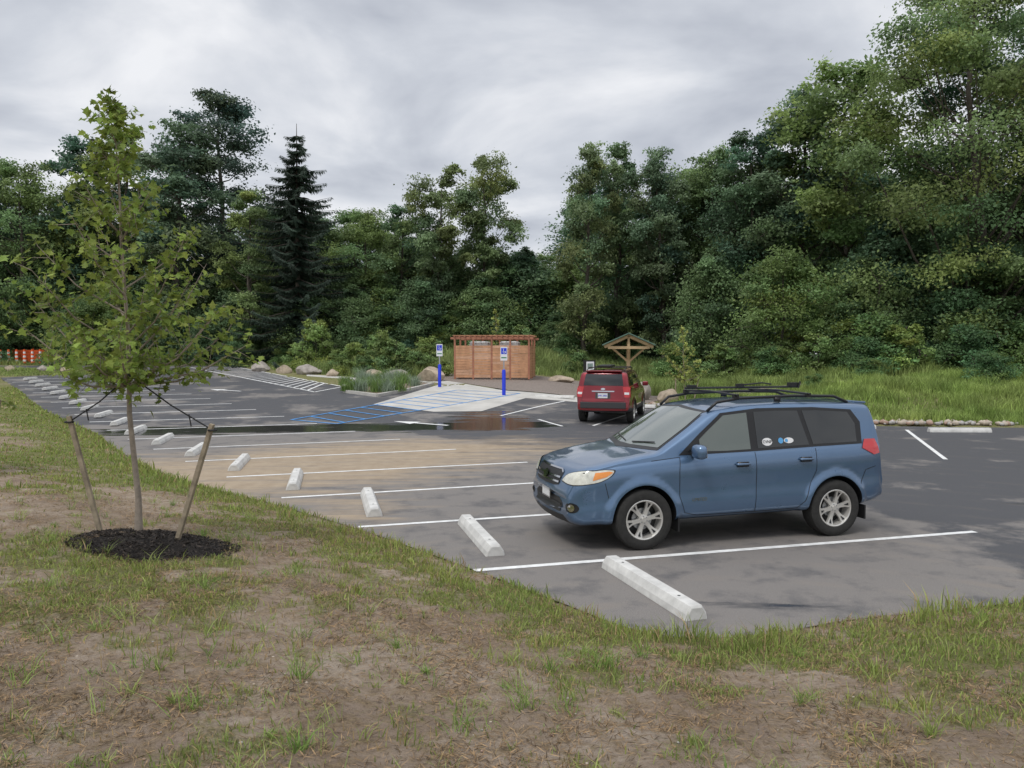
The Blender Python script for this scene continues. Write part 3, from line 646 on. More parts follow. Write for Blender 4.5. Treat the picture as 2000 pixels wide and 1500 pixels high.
M_mul=mat('mulch',(.028,.023,.02),.95,var=(30,.5),bump=(50,1,.03)); mo=empty('mulch_ring'); obj_np('mound',V,F,M_mul,mo,smooth=True)
rng=np.random.default_rng(91); n=5600; q=np.sqrt(rng.random(n))*1.10;a=rng.random(n)*6.283; x=-3.62+.76*q*np.cos(a);y=7.72+.6*q*np.sin(a); z=terr(x,y)+.13*np.clip(1-q**2,0,1)+.008+.02*rng.random(n)
Vc,Fc=leafq(np.stack([x,y,z],1),norm(np.stack([rng.normal(size=n)*.5,rng.normal(size=n)*.5,np.ones(n)],1)),.008+.022*rng.random(n),.3)
obj_np('chips',Vc,Fc,M_blade,mo,tint=np.repeat(np.array([[.045,.036,.03]])*(.3+1.8*rng.random((n,1))**2),4,0))
def small(x,y,H,W,seed,cl=(.34,.43,.15)):
    z=float(terr(np.array([x]),np.array([y]),False)[0]); e=maple('young_tree',(x,y,z),H,W,24,.085,cl,5,7,seed,tr=.03,bare=.3)
    mb=MB(); mb.box((-.45,0,.55),(.05,.05,1.2),0); mb.box((.5,.1,.55),(.05,.05,1.2),0,R=Matrix.Rotation(.2,3,'Y')); mb.obj('tree_stakes',M_stake,e)
small(7.9,35,3.5,1.9,21); small(-30.6,51.5,3.6,2.2,22,(.25,.33,.10)); small(-.9,49.5,4.1,1.5,23)
small(-9.1,12.6,2.2,2.0,24,(.20,.29,.08))
# ------------------------------------------------------------------ slatted enclosure
en=empty('wooden_screen_enclosure',(-3.3,44.5,float(lotz(-1,44.5))+.05),math.radians(-7))
mb=MB(); Wd,Dp,Ht=4.3,3.4,2.3
for x in [0,1.08,2.15,3.22,4.3]:
    for y in (0,Dp): mb.box((x,y,Ht/2),(.10,.10,Ht),1)
mb.box((0,Dp/2,Ht/2),(.098,.10,Ht),1); mb.box((Wd,Dp/2,Ht/2),(.098,.10,Ht),1)
for k in range(12):
    z=.16+k*.155
    for x in [0,1.08,2.15,3.22]:
        mb.box((x+.537,0-.03,z+random.uniform(-.003,.003)),(.97,.022,.140),0 if random.random()<.8 else 2); mb.box((x+.537,Dp+.03,z),(.97,.022,.140),0)
    for y in (Dp*.25,Dp*.75):
        mb.box((-.03,y,z),(.022,Dp/2-.11,.140),0); mb.box((Wd+.03,y,z),(.022,Dp/2-.11,.140),0)
for y in (-.01,Dp+.01): mb.box((Wd/2,y,Ht+.06),(Wd+.5,.06,.13),1)
for i in range(15): mb.box((.0+i*.307,Dp/2,Ht+.165),(.05,Dp+.5,.09),1)
for i in range(9): mb.box((Wd/2,.1+i*.4,Ht+.225),(Wd+.3,.05,.03),0)
mb.obj('frame_and_slats',[M_cedar,M_cedar2,mat('cedar_pale',(.64,.38,.24),.7,var=(3,.3))],en)
mb=MB()
for x in (1.2,3.0): mb.box((x,1.7,1.05),(1.1,1.1,2.1),0); mb.box((x,1.7,2.15),(1.15,1.15,.1),0,taper=.8)
mb.obj('portable_toilets',[mat('pale_plastic',(.6,.6,.58),.5)],en,bevel=.04)
# ------------------------------------------------------------------ kiosk shelter
kx,ky=5.75,38; kk=empty('timber_shelter',(kx,ky,float(lotz(kx,ky))+.03),math.radians(-8)); mb=MB(); wood=mat('new_timber',(.60,.43,.24),.75,var=(3,.3))
mb.box((0,0,1.35),(.18,.18,2.7),0); 
for y in (-.75,.75):
    mb.box((0,y,2.42),(2.0,.1,.13),0)
    for s in (-1,1):
        mb.box((s*.57,y,2.72),(1.32,.1,.13),0,R=Matrix.Rotation(s*.42,3,'Y'))
    mb.box((0,y,2.68),(.1,.09,.42),0)
mb.box((0,0,2.55),(.12,1.6,.12),0)
for s in (-1,1):
    mb.box((s*.45,-.02,2.1),(.1,.1,1.0),0,R=Matrix.Rotation(s*.85,3,'Y')); mb.box((0,s*.38,2.15),(.09,.1,.95),0,R=Matrix.Rotation(-s*.8,3,'X'))
    mb.box((s*.62,0,2.83),(1.42,2.1,.05),1,R=Matrix.Rotation(s*.42,3,'Y'))
mb.obj('frame_and_roof',[wood,mat('green_metal_roof',(.12,.20,.16),.5,metal=.3)],kk)
ib=empty('information_board',(4.25,42.3,float(lotz(4.25,42.3))+.03),math.radians(-5)); mb=MB()
mb.box((-.27,0,.75),(.05,.05,1.5),0);mb.box((.27,0,.75),(.05,.05,1.5),0);mb.box((0,-.04,1.1),(.66,.04,.85),0);mb.box((.05,-.063,1.2),(.42,.006,.5),1);mb.box((-.1,-.063,.83),(.26,.006,.16),1);mb.box((.05,-.0675,1.2),(.30,.004,.3),2)
mb.obj('panel_and_posts',[M_black,M_white,mat('map_print',(.25,.33,.30),.6,var=(9,.6))],ib)
# ------------------------------------------------------------------ accessible parking signs
def accsign(x,y):
    e=empty('accessible_parking_sign',(x,y,float(lotz(x,y))+.03),.05); mb=MB()
    mb.lathe([(0,0),(.085,0),(.085,1.1),(.07,1.15),(0,1.17)],0,16,axis='z'); mb.box((0,0,1.65),(.06,.04,1.05),1)
    mb.box((0,-.035,1.88),(.31,.012,.62),2); mb.box((0,-.043,2.0),(.25,.006,.27),0)
    mb.tube([(.02+.062*math.cos(t),-.049,1.965+.062*math.sin(t)) for t in np.linspace(2.4,6.9,14)],.009,2,4)
    mb.tube([(-.02,-.049,2.055),(-.01,-.049,1.98),(.05,-.049,1.98),(.075,-.049,1.915)],.010,2,4); mb.lathe([(0,-.051),(.020,-.051),(.020,-.047)],2,10,(-.022,0,2.085))
    mb.box((0,-.043,1.70),(.24,.005,.05),3); mb.obj('post_sleeve_and_panel',[M_blue,M_gal,M_white,mat('green_print',(.03,.2,.09),.5)],e,angle=40)
accsign(-.37,34.9); accsign(-3.7,39.3)
# ------------------------------------------------------------------ construction barrier
M_or=mat('orange_plastic',(.85,.13,.03),.5); M_wh=mat('reflective_white',(.8,.8,.8),.4)
for i in range(6):
    x=-41.2+i*.58; y=62+.1*i; e=empty('traffic_delineator',(x,y,float(terr(x,y,False))+.02)); mb=MB()
    mb.box((0,0,.03),(.36,.36,.06),2); r=.13
    for k in range(7): mb.lathe([(r-.006*k,.06+k*.16),(r-.006*(k+1),.06+(k+1)*.16)],k%2,14,axis='z')
    mb.lathe([(0,1.2),(.08,1.19),(.08,1.16)],0,14,axis='z'); mb.obj('striped_tube',[M_or,M_wh,M_black],e,angle=40)
bf=MB(); zf=float(terr(-39,63.5,False))
for x in np.arange(-44,-37.5,.10): bf.box((x,63.5,zf+.5),(.05,.01,1.0),0)
for z in np.arange(0,1.01,.125): bf.box((-40.7,63.485,zf+z),(6.8,.01,.05),0)
for x in (-44,-41.8,-39.5,-37.4): bf.box((x,63.53,zf+.5),(.05,.04,1.3),0)
bf.obj('orange_safety_fence',[M_or])
# ------------------------------------------------------------------ vehicles
def car(name,loc,rz,scale,paint,P,rear_detail=False):
    root=empty(name,loc,rz,scale)
    xf,xr=P['x']; WB=P['wb']; RW=P['rw']
    xs=np.unique(np.concatenate([np.linspace(xf,xf+.3,16),np.arange(xf+.3,xr-.3,.03),np.linspace(xr-.3,xr,18)]))
    def f(key,x,w=.035):
        p=np.array(P[key]); return np.mean([np.interp(x+o,p[:,0],p[:,1]) for o in np.linspace(-w,w,9)],0)
    zt=f('zt',xs,.03); zb=f('zb',xs,.02); wv=f('w',xs,.03); zs=np.minimum(f('zs',xs),zt-.09)
    nseg=[4,2,2,5,5,5,3,2,12,3,6,6]; rings=[]
    for i in range(len(xs)):
        w=wv[i]; cab=np.clip((zt[i]-zs[i]-.09)/.4,0,1); ze=zt[i]-.045-.03*cab; re=.945*w-P['tumble']*max(0,ze-zs[i]-.03)
        lz=lambda t: zb[i]+(zs[i]-zb[i])*t
        ct=[(0,zb[i]),(.75*w,zb[i]),(.93*w,lz(.03)),(.975*w,lz(.13)),(.990*w,lz(.30)),(.978*w,lz(.50)),(1.0*w,lz(.80)),(.975*w,lz(.985)),(.945*w,zs[i]+.015),(re,ze),(re-.06,ze+.03+.01*cab),(re*.55,zt[i]-.012),(0,zt[i])]
        R=[]
        for k,(a,b_) in enumerate(zip(ct[:-1],ct[1:])):
            for q in range(nseg[k]): t=q/nseg[k]; R.append((a[0]+(b_[0]-a[0])*t,a[1]+(b_[1]-a[1])*t))
        R.append(ct[-1]); R=np.array(R)
        for _ in range(2): R[1:-1]=.25*R[:-2]+.5*R[1:-1]+.25*R[2:]
        rings.append(R)
    rings=np.array(rings); nr=rings.shape[1]
    Yh=rings[:,:,0];Zh=rings[:,:,1];Xh=np.repeat(xs[:,None],nr,1)
    Wm=.91
    Xs=Xh-.13*(1-np.clip(Yh/Wm,0,1)**2)*sstep(.1,xf+.15,Xh)
    c0=P['cowl']
    Xs=Xs-.10*(1-np.clip(Yh/.75,0,1)**2)*sstep(0,.12,Zh-zs[:,None]-.03)*sstep(c0-.3,c0+.1,Xh)*sstep(c0+1.2,c0+.7,Xh)
    Xs=Xs+.07*(1-np.clip(Yh/Wm,0,1)**2)*sstep(xr-.5,xr-.1,Xh)
    for cx in (0,WB):
        rr_=np.hypot(Xh-cx,Zh-RW); Yh=Yh+.030*sstep(.50,.455,rr_)*(Yh>.5)
    full=nr*2-2; V=np.zeros((len(xs),full,3))
    V[:,:nr,0]=Xs;V[:,:nr,1]=-Yh;V[:,:nr,2]=Zh
    V[:,nr:,0]=Xs[:,1:-1][:,::-1];V[:,nr:,1]=Yh[:,1:-1][:,::-1];V[:,nr:,2]=Zh[:,1:-1][:,::-1]
    ns=len(xs); Fq=[];mi=[]
    for i in range(ns-1):
        for k in range(full):
            l=(k+1)%full; Fq.append((i*full+k,i*full+l,(i+1)*full+l,(i+1)*full+k))
            kk_=min(k,full-k-1); zc=V[i,k,2]; mi.append(1 if (kk_<5 or zc<P['clad']) else 0)
    Fq.append(tuple(range(full))[::-1]); mi.append(0); Fq.append(tuple((ns-1)*full+k for k in range(full))); mi.append(0)
    Vl=[tuple(v) for v in V.reshape(-1,3)]
    me=bpy.data.meshes.new('body'); me.from_pydata(Vl,[],Fq); me.materials.append(paint); me.materials.append(P['cladmat']); me.polygons.foreach_set('material_index',mi); me.update()
    bm=bmesh.new(); bm.from_mesh(me); bmesh.ops.recalc_face_normals(bm,faces=bm.faces); bm.to_mesh(me); 
    bvh=BVHTree.FromBMesh(bm); bm.free()
    body=bpy.data.objects.new('body',me); link(body,root)
    cut=MB()
    for cx in (0,WB):
        for s in (-1,1):
            n=64; r_=P['arch']; a=[(cx+r_*math.cos(2*math.pi*k/n),s*1.3,RW+.012+r_*math.sin(2*math.pi*k/n)) for k in range(n)]; b_=[(p[0],s*.52,p[2]) for p in a]
            cut.add(a+b_,[tuple(range(n)),tuple(range(2*n-1,n-1,-1))]+[(k,k+n,(k+1)%n+n,(k+1)%n) for k in range(n)],1)
    co=cut.obj('cut',[paint,M_black],root); bm=bmesh.new(); bm.from_mesh(co.data); bmesh.ops.recalc_face_normals(bm,faces=bm.faces); bm.to_mesh(co.data); bm.free()
    md=body.modifiers.new('b','BOOLEAN'); md.operation='DIFFERENCE'; md.object=co; md.solver='EXACT'
    dg=bpy.context.evaluated_depsgraph_get(); dg.update(); nm=bpy.data.meshes.new_from_object(body.evaluated_get(dg)); body.modifiers.clear(); body.data=nm; bpy.data.objects.remove(co)
    nm.polygons.foreach_set('use_smooth',[True]*len(nm.polygons)); nm.set_sharp_from_angle(angle=math.radians(38))
    def frame(ax):
        if ax=='L': return Vector((1,0,0)),Vector((0,1,0))
        if ax=='R': return Vector((1,0,0)),Vector((0,-1,0))
        if ax=='F': return Vector((0,-1,0)),Vector((1,0,0))
        if ax=='B': return Vector((0,1,0)),Vector((-1,0,0))
        ang=ax; return Vector((math.sin(ang),-math.cos(ang),0)),Vector((math.cos(ang),math.sin(ang),0))
    def hit(u,v,fr,off):
        U,Dn=fr; o=U*u+Vector((0,0,v))-Dn*6; l,n,_,_=bvh.ray_cast(o,Dn)
        if l is None: return None
        if n.dot(Dn)>0: n=-n
        return l+n*off
    def decal(nm_,poly,ax,off,m_,step=.05,round_=True):
        if round_: poly=[tuple(p) for p in crom(list(poly)+[poly[0]],4)[:-1]] if round_=='s' else poly
        fr=frame(ax); Pp=[];n=len(poly)
        for i in range(n):
            a=Vector(poly[i]);b_=Vector(poly[(i+1)%n]);k=max(1,int((b_-a).length/step))
            for q in range(k): Pp.append(a+(b_-a)*q/k)
        A=[(p.x,p.y) for p in Pp]; xs_=np.arange(min(p[0] for p in A),max(p[0] for p in A),step); ys_=np.arange(min(p[1] for p in A),max(p[1] for p in A),step)
        gx_,gy_=np.meshgrid(xs_,ys_);gx_=gx_.ravel();gy_=gy_.ravel(); ok=inpoly(gx_,gy_,A)&(dline(gx_,gy_,A+[A[0]])>step*.35)
        r_=delaunay_2d_cdt(Pp+[Vector((u,v)) for u,v in zip(gx_[ok],gy_[ok])],[],[list(range(len(Pp)))],1,1e-6)
        H=[hit(v.x,v.y,fr,off) for v in r_[0]]; idx={};Vv=[]
        for i,h_ in enumerate(H):
            if h_ is not None: idx[i]=len(Vv);Vv.append(tuple(h_))
        Ff=[tuple(idx[i] for i in f_) for f_ in r_[2] if all(i in idx for i in f_)]
        if not Ff: return None
        out=[]
        for f_ in Ff:
            a,b_,c=[Vector(Vv[i]) for i in f_[:3]]; out.append(f_ if (b_-a).cross(c-a).dot(fr[1])<0 else f_[::-1])
        me_=bpy.data.meshes.new(nm_); me_.from_pydata(Vv,[],out); me_.materials.append(m_); me_.polygons.foreach_set('use_smooth',[True]*len(out)); return link(bpy.data.objects.new(nm_,me_),root)
    def seam(nm_,pts,ax,w=.007,m_=M_black,off=.0025):
        fr=frame(ax); pts=[Vector(p) for p in pts]; S=[]
        for a,b_ in zip(pts[:-1],pts[1:]):
            k=max(1,int((b_-a).length/.03)); S+=[a+(b_-a)*q/k for q in range(k)]
        S.append(pts[-1]); Vv=[];
        for i,p in enumerate(S):
            d_=(S[min(i+1,len(S)-1)]-S[max(i-1,0)]).normalized(); nn=Vector((-d_.y,d_.x))*w/2
            for s in (-1,1):
                h_=hit(p.x+nn.x*s,p.y+nn.y*s,fr,off); 
                if h_ is None: return
                Vv.append(tuple(h_))
        Ff=[(2*i,2*i+1,2*i+3,2*i+2) for i in range(len(S)-1)]
        me_=bpy.data.meshes.new(nm_); me_.from_pydata(Vv,[],Ff); me_.materials.append(m_); return link(bpy.data.objects.new(nm_,me_),root)
    rt=RW; 
    for cx,nmx in ((0,'front'),(WB,'rear')):
        for s in (-1,1):
            mb=MB(); yc=s*.785
            pr=[(.238,-.095),(.25,-.108),(.29,-.116),(.325,-.112),(rt-.008,-.098),(rt,-.075),(rt,.075),(rt-.008,.098),(.325,.112),(.29,.116),(.25,.108),(.238,.095)]
            mb.lathe(pr,0,56,(cx,yc,RW))
            f_=s
            mb.lathe([(.240,.10*f_),(.232,.104*f_),(.222,.098*f_),(.212,.06*f_),(.205,-.05*f_)],1,56,(cx,yc,RW))
            mb.lathe([(0,-.02*f_),(.206,-.02*f_)],2,32,(cx,yc,RW)); mb.lathe([(0,.015*f_),(.13,.015*f_),(.13,0)],3,32,(cx,yc,RW))
            mb.lathe([(0,.088*f_),(.030,.088*f_),(.034,.080*f_),(.062,.074*f_),(.066,.03*f_)],1,24,(cx,yc,RW))
            for k in range(6):
                a=2*math.pi*k/6+.2
                V_=[]
                for rr_,wd,ya in ((.05,.052,.074),(.10,.046,.070),(.16,.058,.074),(.218,.098,.090)):
                    tc_=[(-1,-.030),(-1,0),(1,0),(1,-.030)]
                    for (o1,o2) in tc_:
                        tx_=o1*wd/2
                        V_.append((cx+math.cos(a)*rr_-math.sin(a)*tx_,yc+(ya+o2)*f_,RW+math.sin(a)*rr_+math.cos(a)*tx_))
                Fv=[(q*4+i,q*4+(i+1)%4,q*4+4+(i+1)%4,q*4+4+i) for q in range(3) for i in range(4)]+[(0,1,2,3),(12,13,14,15)]
                mb.add(V_,Fv,1)
                V_=[]
                for rr_,wd,ya in ((.15,.004,.078),(.205,.034,.0925)):
                    for o1 in (-1,1): V_.append((cx+math.cos(a)*rr_-math.sin(a)*o1*wd/2,yc+ya*f_,RW+math.sin(a)*rr_+math.cos(a)*o1*wd/2))
                mb.add(V_,[(0,1,3,2)],2)
                an=a+math.pi/6; mb.lathe([(0,.085*f_),(.008,.085*f_),(.009,.07*f_)],3,8,(cx+.042*math.cos(an),yc,RW+.042*math.sin(an)))
            mb.obj('wheel_%s_%s'%(nmx,'left' if s<0 else 'right'),[M_tyre,M_alloy,M_black,M_gal],root,angle=35)
    return root,decal,seam,hit,frame,bvh
M_tyre=mat('tyre_rubber',(.028,.027,.025),.85,var=(20,.4),bump=(90,.3,.003)); M_alloy=mat('alloy_wheel',(.66,.64,.60),.38,metal=.6)
def paintm(name,c,c2):
    m,N,L,b=nmat(name); b.inputs['Base Color'].default_value=(*c,1); b.inputs['Metallic'].default_value=.55; b.inputs['Roughness'].default_value=.30; b.inputs['Coat Weight'].default_value=1; b.inputs['Coat Roughness'].default_value=.03
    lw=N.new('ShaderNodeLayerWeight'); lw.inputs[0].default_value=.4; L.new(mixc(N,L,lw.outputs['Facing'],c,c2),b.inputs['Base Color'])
    tc=N.new('ShaderNodeTexCoord'); n=noise(N,L,tc,5,6,.7); L.new(ramp(N,L,n.outputs['Fac'],[(.3,.26),(.75,.38)]).outputs[0],b.inputs['Roughness']); return m
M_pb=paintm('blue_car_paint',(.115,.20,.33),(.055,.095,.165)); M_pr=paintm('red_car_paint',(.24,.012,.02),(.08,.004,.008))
M_glassd=mat('tinted_glass',(.012,.014,.014),.03,spec=.8,coat=.3); M_glassl=mat('clear_glass',(.085,.105,.09),.03,spec=1.0,coat=.8)
M_lens=mat('headlamp_lens',(.66,.65,.56),.12,coat=1,spec=.8,var=(12,.3)); M_amber=mat('amber_lens',(.78,.27,.04),.15,coat=1); M_redl=mat('red_lens',(.50,.014,.018),.12,coat=1); M_chrome=mat('chrome',(.6,.6,.62),.12,metal=1)
M_clad=mat('grey_cladding',(.045,.045,.047),.6); M_decalw=mat('sticker_white',(.75,.75,.75),.5); M_decalb=mat('sticker_blue',(.10,.35,.65),.5)
def text(body,size,loc,rot,mt,parent,name='lettering'):
    cu=bpy.data.curves.new(name,'FONT'); cu.body=body; cu.size=size; cu.align_x='CENTER'; cu.align_y='CENTER'; cu.extrude=.0008
    o=bpy.data.objects.new(name,cu); link(o); dg=bpy.context.evaluated_depsgraph_get(); me=bpy.data.meshes.new_from_object(o.evaluated_get(dg)); bpy.data.objects.remove(o)
    me.materials.clear(); me.materials.append(mt); q=bpy.data.objects.new(name,me); q.location=loc; q.rotation_euler=rot; return link(q,parent)
PB=dict(x=(-.84,3.42),wb=2.66,rw=.362,arch=.408,tumble=.26,clad=.0,cladmat=M_black,cowl=.16,
 zt=[(-.84,.64),(-.82,.76),(-.785,.87),(-.72,.96),(-.60,1.015),(-.3,1.085),(0,1.14),(.16,1.16),(.25,1.19),(.93,1.62),(1.06,1.68),(1.4,1.73),(2.0,1.75),(2.7,1.74),(3.1,1.72),(3.27,1.70),(3.32,1.50),(3.36,1.20),(3.39,1.04),(3.415,.82),(3.42,.78)],
 zb=[(-.84,.43),(-.80,.33),(-.7,.29),(.3,.30),(2.3,.32),(3.1,.36),(3.33,.39),(3.42,.45)],
 zs=[(-.84,.93),(-.3,.99),(.3,1.05),(.8,1.08),(2,1.12),(3.0,1.15),(3.42,1.16)],
 w=[(-.84,.68),(-.80,.755),(-.73,.82),(-.6,.86),(-.4,.88),(0,.89),(1,.905),(2.5,.905),(3.0,.895),(3.25,.88),(3.36,.855),(3.42,.81)])
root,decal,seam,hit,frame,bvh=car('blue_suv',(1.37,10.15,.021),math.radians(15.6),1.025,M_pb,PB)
for side in ('L','R'):
    decal('window_surround',[(.46,1.11),(.76,1.36),(1.08,1.60),(1.6,1.65),(2.40,1.65),(2.98,1.61),(3.10,1.45),(3.08,1.175),(2.4,1.16),(1.5,1.13)],side,.003,M_black)
    decal('front_quarter_glass',[(.58,1.145),(.70,1.235),(.70,1.15)],side,.006,M_glassd,.04)
    decal('front_door_glass',[(.75,1.15),(.75,1.29),(.86,1.38),(1.11,1.57),(1.44,1.60),(1.44,1.155),(1.1,1.145)],side,.006,M_glassl)
    decal('rear_door_glass',[(1.54,1.16),(1.54,1.605),(1.85,1.615),(2.17,1.61),(2.28,1.185)],side,.006,M_glassd)
    decal('quarter_glass',[(2.34,1.188),(2.24,1.61),(2.45,1.608),(2.92,1.58),(3.01,1.43),(3.00,1.20)],side,.006,M_glassd)
    seam('door_seam',[(.47,1.09),(.45,.92),(.46,.62),(.53,.42),(.70,.38),(1.5,.38),(2.1,.39),(2.20,.48),(2.28,.70),(2.36,.86),(2.36,1.14)],side)
    seam('door_seam',[(1.49,1.12),(1.50,.7),(1.49,.38)],side)
    seam('fender_seam',[(.47,1.09),(.10,1.055)],side); seam('bumper_seam',[(-.45,.64),(-.50,.82)],side); seam('bumper_seam',[(3.04,.66),(3.12,.84),(3.28,.88)],side)
    seam('side_sill_trim',[(.43,.345),(1.3,.34),(2.2,.355)],side,.06,M_black,.004)
    sg=-1 if side=='L' else 1
    for hx,hz in ((1.30,.985),(2.20,1.015)):
        mb=MB(); y=sg*.935; mb.box((hx,sg*.912,hz-.005),(.15,.02,.06),1); mb.tube([(hx-.10,sg*.905,hz),(hx-.08,y,hz),(hx+.08,y,hz),(hx+.10,sg*.905,hz)],[.012,.014,.014,.012],0,8); mb.obj('door_handle',[M_pb,M_black],root,smooth=True)
    bm=bmesh.new(); bmesh.ops.create_icosphere(bm,subdivisions=3,radius=1)
    for v in bm.verts:
        c=v.co; c.x=math.copysign(abs(c.x)**.75,c.x)*.075+.0; c.y=math.copysign(abs(c.y)**.65,c.y)*.115; c.z=math.copysign(abs(c.z)**.65,c.z)*.088; 
        if c.x>.045: c.x=.045
    me_=bpy.data.meshes.new('mirror'); bm.to_mesh(me_); bm.free(); me_.materials.append(M_pb); me_.polygons.foreach_set('use_smooth',[True]*len(me_.polygons)); o=link(bpy.data.objects.new('mirror_housing',me_),root); o.location=(.64,sg*1.02,1.17)
    mb=MB(); mb.box((.686,sg*1.02,1.17),(.008,.19,.13),0); mb.box((.64,sg*.92,1.12),(.06,.12,.04),1); mb.obj('mirror_glass_and_arm',[M_chrome,M_black],root)
    ang=math.radians(42)*(1 if side=='L' else -1)
    U,Dn=frame(ang); 
    def uv(x,y): return Vector((x,y,0)).dot(U)
    A=[(uv(-.85,sg*.42),.805),(uv(-.82,sg*.52),.895),(uv(-.68,sg*.70),.955),(uv(-.44,sg*.86),.975),(uv(-.38,sg*.87),.95),(uv(-.45,sg*.86),.875),(uv(-.60,sg*.82),.815),(uv(-.78,sg*.62),.78)]
    decal('headlamp_housing',A,ang,.006,M_black,.03,'s')
    cxm=sum(p[0] for p in A)/len(A);cym=sum(p[1] for p in A)/len(A); A2=[(cxm+(p[0]-cxm)*.95,cym+(p[1]-cym)*.9) for p in A]; decal('headlamp',A2,ang,.010,M_lens,.03,'s')
    decal('turn_signal',[(uv(-.58,sg*.80),.935),(uv(-.45,sg*.86),.952),(uv(-.41,sg*.87),.94),(uv(-.48,sg*.855),.89),(uv(-.60,sg*.80),.85)],ang,.013,M_amber,.02)
    fx=uv(-.78,sg*.64); decal('fog_lamp_recess',[(fx+.10*math.cos(t),.52+.06*math.sin(t)) for t in np.linspace(0,6.28,16)[:-1]],ang,.004,M_black,.03)
    decal('fog_lamp',[(fx+.045*math.cos(t),.52+.045*math.sin(t)) for t in np.linspace(0,6.28,16)[:-1]],ang,.012,M_chrome,.02)
    decal('tail_lamp',[(3.06,1.12),(3.12,1.23),(3.29,1.23),(3.32,1.14),(3.335,1.05),(3.24,1.03)],side,.010,M_redl,.03)
    mb=MB(); mb.box((.44,sg*.80,.28),(.02,.20,.16),0); mb.box((2.66+.44,sg*.80,.29),(.02,.2,.18),0); mb.obj('mud_flap',[M_black],root)
    mb=MB(); mb.tube([(.95,sg*.64,1.62),(1.08,sg*.65,1.73),(1.4,sg*.645,1.775),(2.2,sg*.64,1.795),(2.8,sg*.63,1.78),(3.02,sg*.62,1.70)],.019,0,8); mb.box((1.95,sg*.64,1.75),(.08,.035,.06),0); mb.obj('roof_rail',[M_black],root,smooth=True)
decal('windshield_surround',[(-.73,1.165),(-.68,1.43),(-.62,1.62),(0,1.66),(.62,1.62),(.68,1.43),(.73,1.165),(0,1.145)],'F',.003,M_black)
decal('windshield',[(-.69,1.19),(-.65,1.43),(-.59,1.60),(0,1.635),(.59,1.60),(.65,1.43),(.69,1.19),(0,1.175)],'F',.007,M_glassl)
decal('rear_window',[(-.62,1.24),(-.56,1.60),(.56,1.60),(.62,1.24)],'B',.007,M_glassd)
M_grid=mat('grille_mesh',(.02,.02,.022),.5,var=(60,.6))
decal('grille',[(-.42,.755),(-.44,.89),(-.36,.925),(.36,.925),(.44,.89),(.42,.755),(.3,.735),(-.3,.735)],'F',.005,M_grid,.03)
for zz in (.785,.84): seam('grille_bar',[(-.42,zz),(.42,zz)],'F',.022,M_chrome,.016)
seam('grille_chrome',[(-.43,.90),(-.36,.93),(.36,.93),(.43,.90)],'F',.016,M_chrome,.012)
decal('badge',[(.075*math.cos(t),.835+.05*math.sin(t)) for t in np.linspace(0,6.28,20)[:-1]],'F',.024,M_chrome,.02)
decal('lower_intake',[(-.48,.44),(-.50,.55),(-.40,.60),(.40,.60),(.50,.55),(.48,.44)],'F',.004,M_black,.03)
seam('bumper_bar',[(-.45,.52),(.45,.52)],'F',.016,M_clad,.012)
h_=hit(0,.62,frame('F'),.02); mb=MB(); mb.box((h_.x-.012,0,.62),(.012,.31,.155),0); mb.box((h_.x-.0205,0,.62),(.004,.27,.115),1); mb.obj('number_plate',[M_chrome,M_decalw],root)
for s in (-1,1):
    mb=MB(); h1=hit(.10*s+.05,1.20,frame('F'),.02);h2=hit(.10*s+.5*s*.9,1.23,frame('F'),.02)
    if h1 and h2: mb.tube([h1,h2],.008,0,5); mb.obj('wiper',[M_black],root)
mb=MB()
for xb in (1.35,2.40):
    mb.tube([(xb,-.69,1.815),(xb,0,1.835),(xb,.69,1.815)],.015,0,8)
    for s in (-1,1): mb.box((xb,s*.64,1.80),(.07,.05,.05),0)
mb.tube([(1.15,.30,1.865),(2.95,.30,1.865)],.016,0,6)
mb.box((2.86,.30,1.895),(.14,.10,.06),0); mb.box((1.25,.30,1.885),(.12,.08,.04),0); mb.box((2.0,.30,1.89),(.1,.07,.05),0); mb.tube([(2.0,.30,1.895),(2.35,.30,1.925),(2.5,.30,1.905)],.011,0,6); mb.tube([(2.9,.24,1.85),(2.93,.24,1.94)],.014,0,6)
mb.obj('bike_rack',[M_black],root,smooth=False)
mb=MB(); mb.box((3.26,0,1.69),(.20,1.14,.03),0,R=Matrix.Rotation(.08,3,'Y')); mb.obj('rear_spoiler',[M_pb],root,bevel=.01)
def sideloc(x,z,off): return hit(x,z,frame('L'),off)
def ell(cx,cz,a,b_): return [(cx+a*math.cos(t),cz+b_*math.sin(t)) for t in np.linspace(0,6.28,20)[:-1]]
decal('sticker',ell(1.68,1.235,.072,.048),'L',.009,M_decalw,.03); p=sideloc(1.68,1.235,.013); text('CVNP',.05,p,(math.radians(90-15),0,0),M_black,root)
decal('sticker',ell(1.875,1.245,.036,.036),'L',.009,M_decalb,.03); decal('sticker',ell(1.99,1.245,.07,.035),'L',.009,M_decalw,.03); decal('sticker',ell(1.955,1.245,.022,.022),'L',.012,M_decalb,.02)
p=sideloc(.72,.575,.006); text('LIMITED',.055,p,(math.radians(90),0,0),M_chrome,root)
